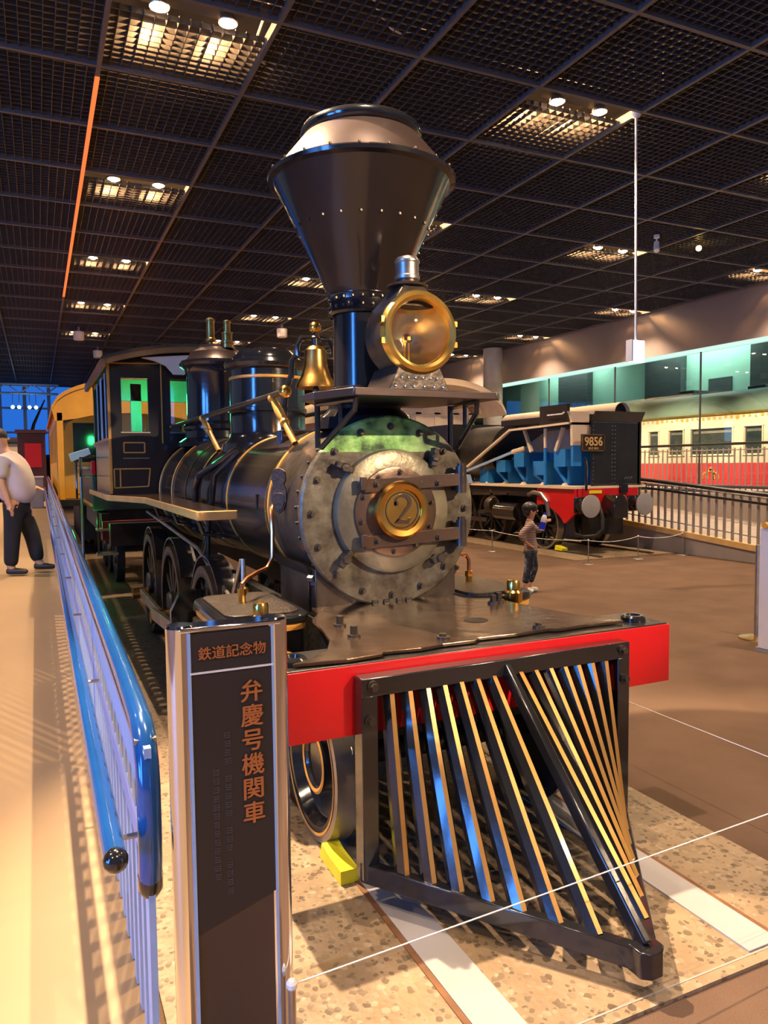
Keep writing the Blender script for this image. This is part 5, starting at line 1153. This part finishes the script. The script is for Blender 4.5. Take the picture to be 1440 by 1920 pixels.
chain([bp3(.02, -.05, .48), bp3(.06, -.055, .30), bp3(-.005, -.055, .09), bp3(.02, -.055, .045)], [.055, .04, .028, .025], 0)
skin('body', bv, be, br, K['skin1'], BOY)
# face: nose, lips, ear, eyes
hc = bp3(.010, 0, .975)
fm_ = MB().ball(hc+F*.072-U*.006, .012, 8, (1, 1, 1.2)).ball(hc+F*.060-U*.036, .012, 8, (1, 1.2, .6)).ball(hc+R_*.072-F*.012-U*.008, .018, 8, (.6, .6, 1)).ball(hc-R_*.072-F*.012-U*.008, .018, 8, (.6, .6, 1))
fm_.build('face_features', K['skin1'], BOY)
MB().ball(hc+F*.060+R_*.032+U*.012, .008, 8).ball(hc+F*.060-R_*.032+U*.012, .008, 8).build('eyes', K['hair'], BOY)
hb_ = MB()
hb_.ball((0, 0, 0), 1, 18)
hb_.v = [tuple(hc + F*(-.020+v[0]*.092) + R_*(v[1]*.084) + U*(.030+v[2]*.074)) for v in hb_.v]
ho = hb_.build('hair', K['hair'], BOY, ang=60)
hn = MB().ball((0, 0, 0), 1, 14); hn.v = [tuple(hc + F*(-.052+v[0]*.045) + R_*(v[1]*.070) + U*(-.022+v[2]*.052)) for v in hn.v]; hn.build('hair_nape', K['hair'], ho, ang=60)
# clothes
sv = [bp3(.005, 0, .485), bp3(.004, 0, .51), bp3(0, 0, .61), bp3(-.01, 0, .72), bp3(-.015, 0, .81), bp3(-.008, 0, .855)]; sr = [(.10, .088), (.10, .088), (.093, .078), (.088, .07), (.075, .062), (.045, .045)]; se = [(i, i+1) for i in range(5)]
sv += [bp3(-.02, .10, .815), bp3(-.15, .152, .70), bp3(-.085, .13, .625)]; sr += [.044, .038, .032]; se += [(4, 6), (6, 7), (7, 8)]
sv += [bp3(0, -.10, .815), bp3(.13, -.10, .715), bp3(.165, -.078, .765)]; sr += [.044, .036, .030]; se += [(4, 9), (9, 10), (10, 11)]
skin('striped_top', sv, se, sr, K['shirtb'], BOY)
tv = [bp3(0, 0, .57), bp3(-.012, .052, .46), bp3(-.03, .057, .30), bp3(-.075, .057, .11), bp3(.018, -.052, .46), bp3(.06, -.057, .30), bp3(.0, -.057, .11)]
skin('jeans', tv, [(0, 1), (1, 2), (2, 3), (0, 4), (4, 5), (5, 6)], [(.085, .075), (.068, .066), (.053, .053), (.046, .046), (.068, .066), (.053, .053), (.046, .046)], K['jeans'], BOY)
for a, r in ((-.08, .057), (-.005, -.057)):
    skin('shoe', [bp3(a-.02, r, .035), bp3(a+.04, r, .034), bp3(a+.11, r, .028)], [(0, 1), (1, 2)], [(.036, .034), (.038, .032), (.03, .026)], K['white'], BOY)
bt = thing('drink_bottle', 'blue and white drink bottle held up by the boy', 'bottle', bp3(.155, -.03, .73))
c0 = bp3(.135, -.03, .735); ax = (F*.22+U).normalized()
bb_ = MB(); bb_.lathe((0, 0, 0), [(0, 0), (.03, .002), (.034, .012), (.034, .06), (.031, .075), (.034, .09), (.034, .15), (.02, .185), (.016, .19)], 'Z', 20, cap=False)
qm = Matrix.Translation(c0) @ V((0, 0, 1)).rotation_difference(ax).to_matrix().to_4x4(); bb_.rot(0, qm); bb_.build('bottle_body', K['white'], bt)
b2 = MB().lathe((0, 0, 0), [(.0352, .015), (.0352, .10)], 'Z', 20, cap=False).rot(0, qm).build('blue_label', mat('bottle_blue', (.01, .03, .75), .35), bt)
MB().lathe((0, 0, 0), [(.018, .19), (.018, .212), (0, .214)], 'Z', 16, cap=False).rot(0, qm).build('cap', mat('cap_blue', (.02, .03, .7), .4), bt)
# ---- man walking on the ramp
mo = V((-1.80, 10.2, rz(10.2))); F = V((.95, -.31, 0)).normalized(); R_ = V((-.31, -.95, 0)).normalized()
def mp(f, r, u): return mo + F*f + R_*r + U*u
MAN = thing('person', 'stout man in pale shirt and black trousers walking up the ramp', 'person', mo)
bv = [mp(0, 0, .98), mp(.02, 0, 1.15), mp(-.04, 0, 1.36), mp(-.10, 0, 1.50), mp(-.14, 0, 1.58), mp(-.155, 0, 1.67), mp(-.16, 0, 1.745)]
be = [(i, i+1) for i in range(6)]; br = [(.15, .15), (.16, .15), (.15, .12), .06, (.075, .07), (.098, .086), (.06, .06)]
chain([mp(-.07, .19, 1.40), mp(-.08, .24, 1.13), mp(.0, .26, .90)], [.055, .045, .035], 2)
hand(bv, be, br, mp(.0, .26, .90), mp(.03, .26, .82), F, R_, U, 1.35)
chain([mp(-.05, -.19, 1.40), mp(.0, -.25, 1.14), mp(.14, -.20, 1.06)], [.055, .045, .035], 2)
hand(bv, be, br, mp(.14, -.20, 1.06), mp(.20, -.18, 1.05), F, R_, U, 1.35)
chain([mp(.0, .10, .86), mp(-.02, .11, .50), mp(-.06, .11, .10), mp(0, .11, .06)], [.11, .075, .05, .045], 0)
chain([mp(.03, -.10, .86), mp(.14, -.11, .50), mp(.20, -.11, .12), mp(.27, -.11, .08)], [.11, .075, .05, .045], 0)
skin('body', bv, be, br, K['skin1'], MAN)
hc = mp(-.155, 0, 1.67)
MB().ball(hc+F*.10-U*.01, .018, 8).ball(hc+R_*.09-F*.01, .022, 8, (.6, .6, 1)).ball(hc-R_*.09-F*.01, .022, 8, (.6, .6, 1)).build('face_features', K['skin1'], MAN)
hb_ = MB().ball((0, 0, 0), 1, 18); hb_.v = [tuple(hc + F*(-.022+v[0]*.108) + R_*(v[1]*.100) + U*(.035+v[2]*.090)) for v in hb_.v]; hb_.build('hair', mat('short_dark_hair', (.05, .038, .03), .7, 0, .3, 40), MAN, ang=60)
K['shirtm'] = mat('pale_grey_shirt', (.52, .43, .40), .85, 0, .08, 6, .5, 9)
sv = [mp(.0, 0, .84), mp(.03, 0, 1.06), mp(.02, 0, 1.22), mp(-.04, 0, 1.38), mp(-.09, 0, 1.48)]; sr = [(.215, .21), (.23, .23), (.215, .205), (.185, .16), (.085, .085)]; se = [(i, i+1) for i in range(4)]
sv += [mp(-.07, .20, 1.40), mp(-.065, .25, 1.17)]; sr += [.082, .075]; se += [(3, 5), (5, 6)]
sv += [mp(-.05, -.20, 1.40), mp(.01, -.25, 1.17)]; sr += [.082, .075]; se += [(3, 7), (7, 8)]
skin('shirt', sv, se, sr, K['shirtm'], MAN)
K['trous'] = mat('black_trousers', (.008, .007, .008), .8, 0, .3, 6)
tv = [mp(0, 0, 1.03), mp(.005, 0, .90), mp(0, .09, .76), mp(-.02, .11, .48), mp(-.05, .11, .10), mp(.03, -.09, .76), mp(.14, -.11, .48), mp(.20, -.11, .12)]
skin('trousers', tv, [(0, 1), (1, 2), (2, 3), (3, 4), (1, 5), (5, 6), (6, 7)], [(.18, .18), (.17, .165), (.12, .12), (.10, .10), (.085, .08), (.12, .12), (.10, .10), (.085, .08)], K['trous'], MAN)
K['shoem'] = mat('dark_leather', (.02, .014, .012), .45)
for a, r, u in ((-.06, .11, 0.004), (.19, -.11, .03)):
    skin('shoe', [mp(a-.05, r, u+.05), mp(a+.08, r, u+.047), mp(a+.21, r, u+.035)], [(0, 1), (1, 2)], [(.055, .045), (.058, .044), (.045, .032)], K['shoem'], MAN)
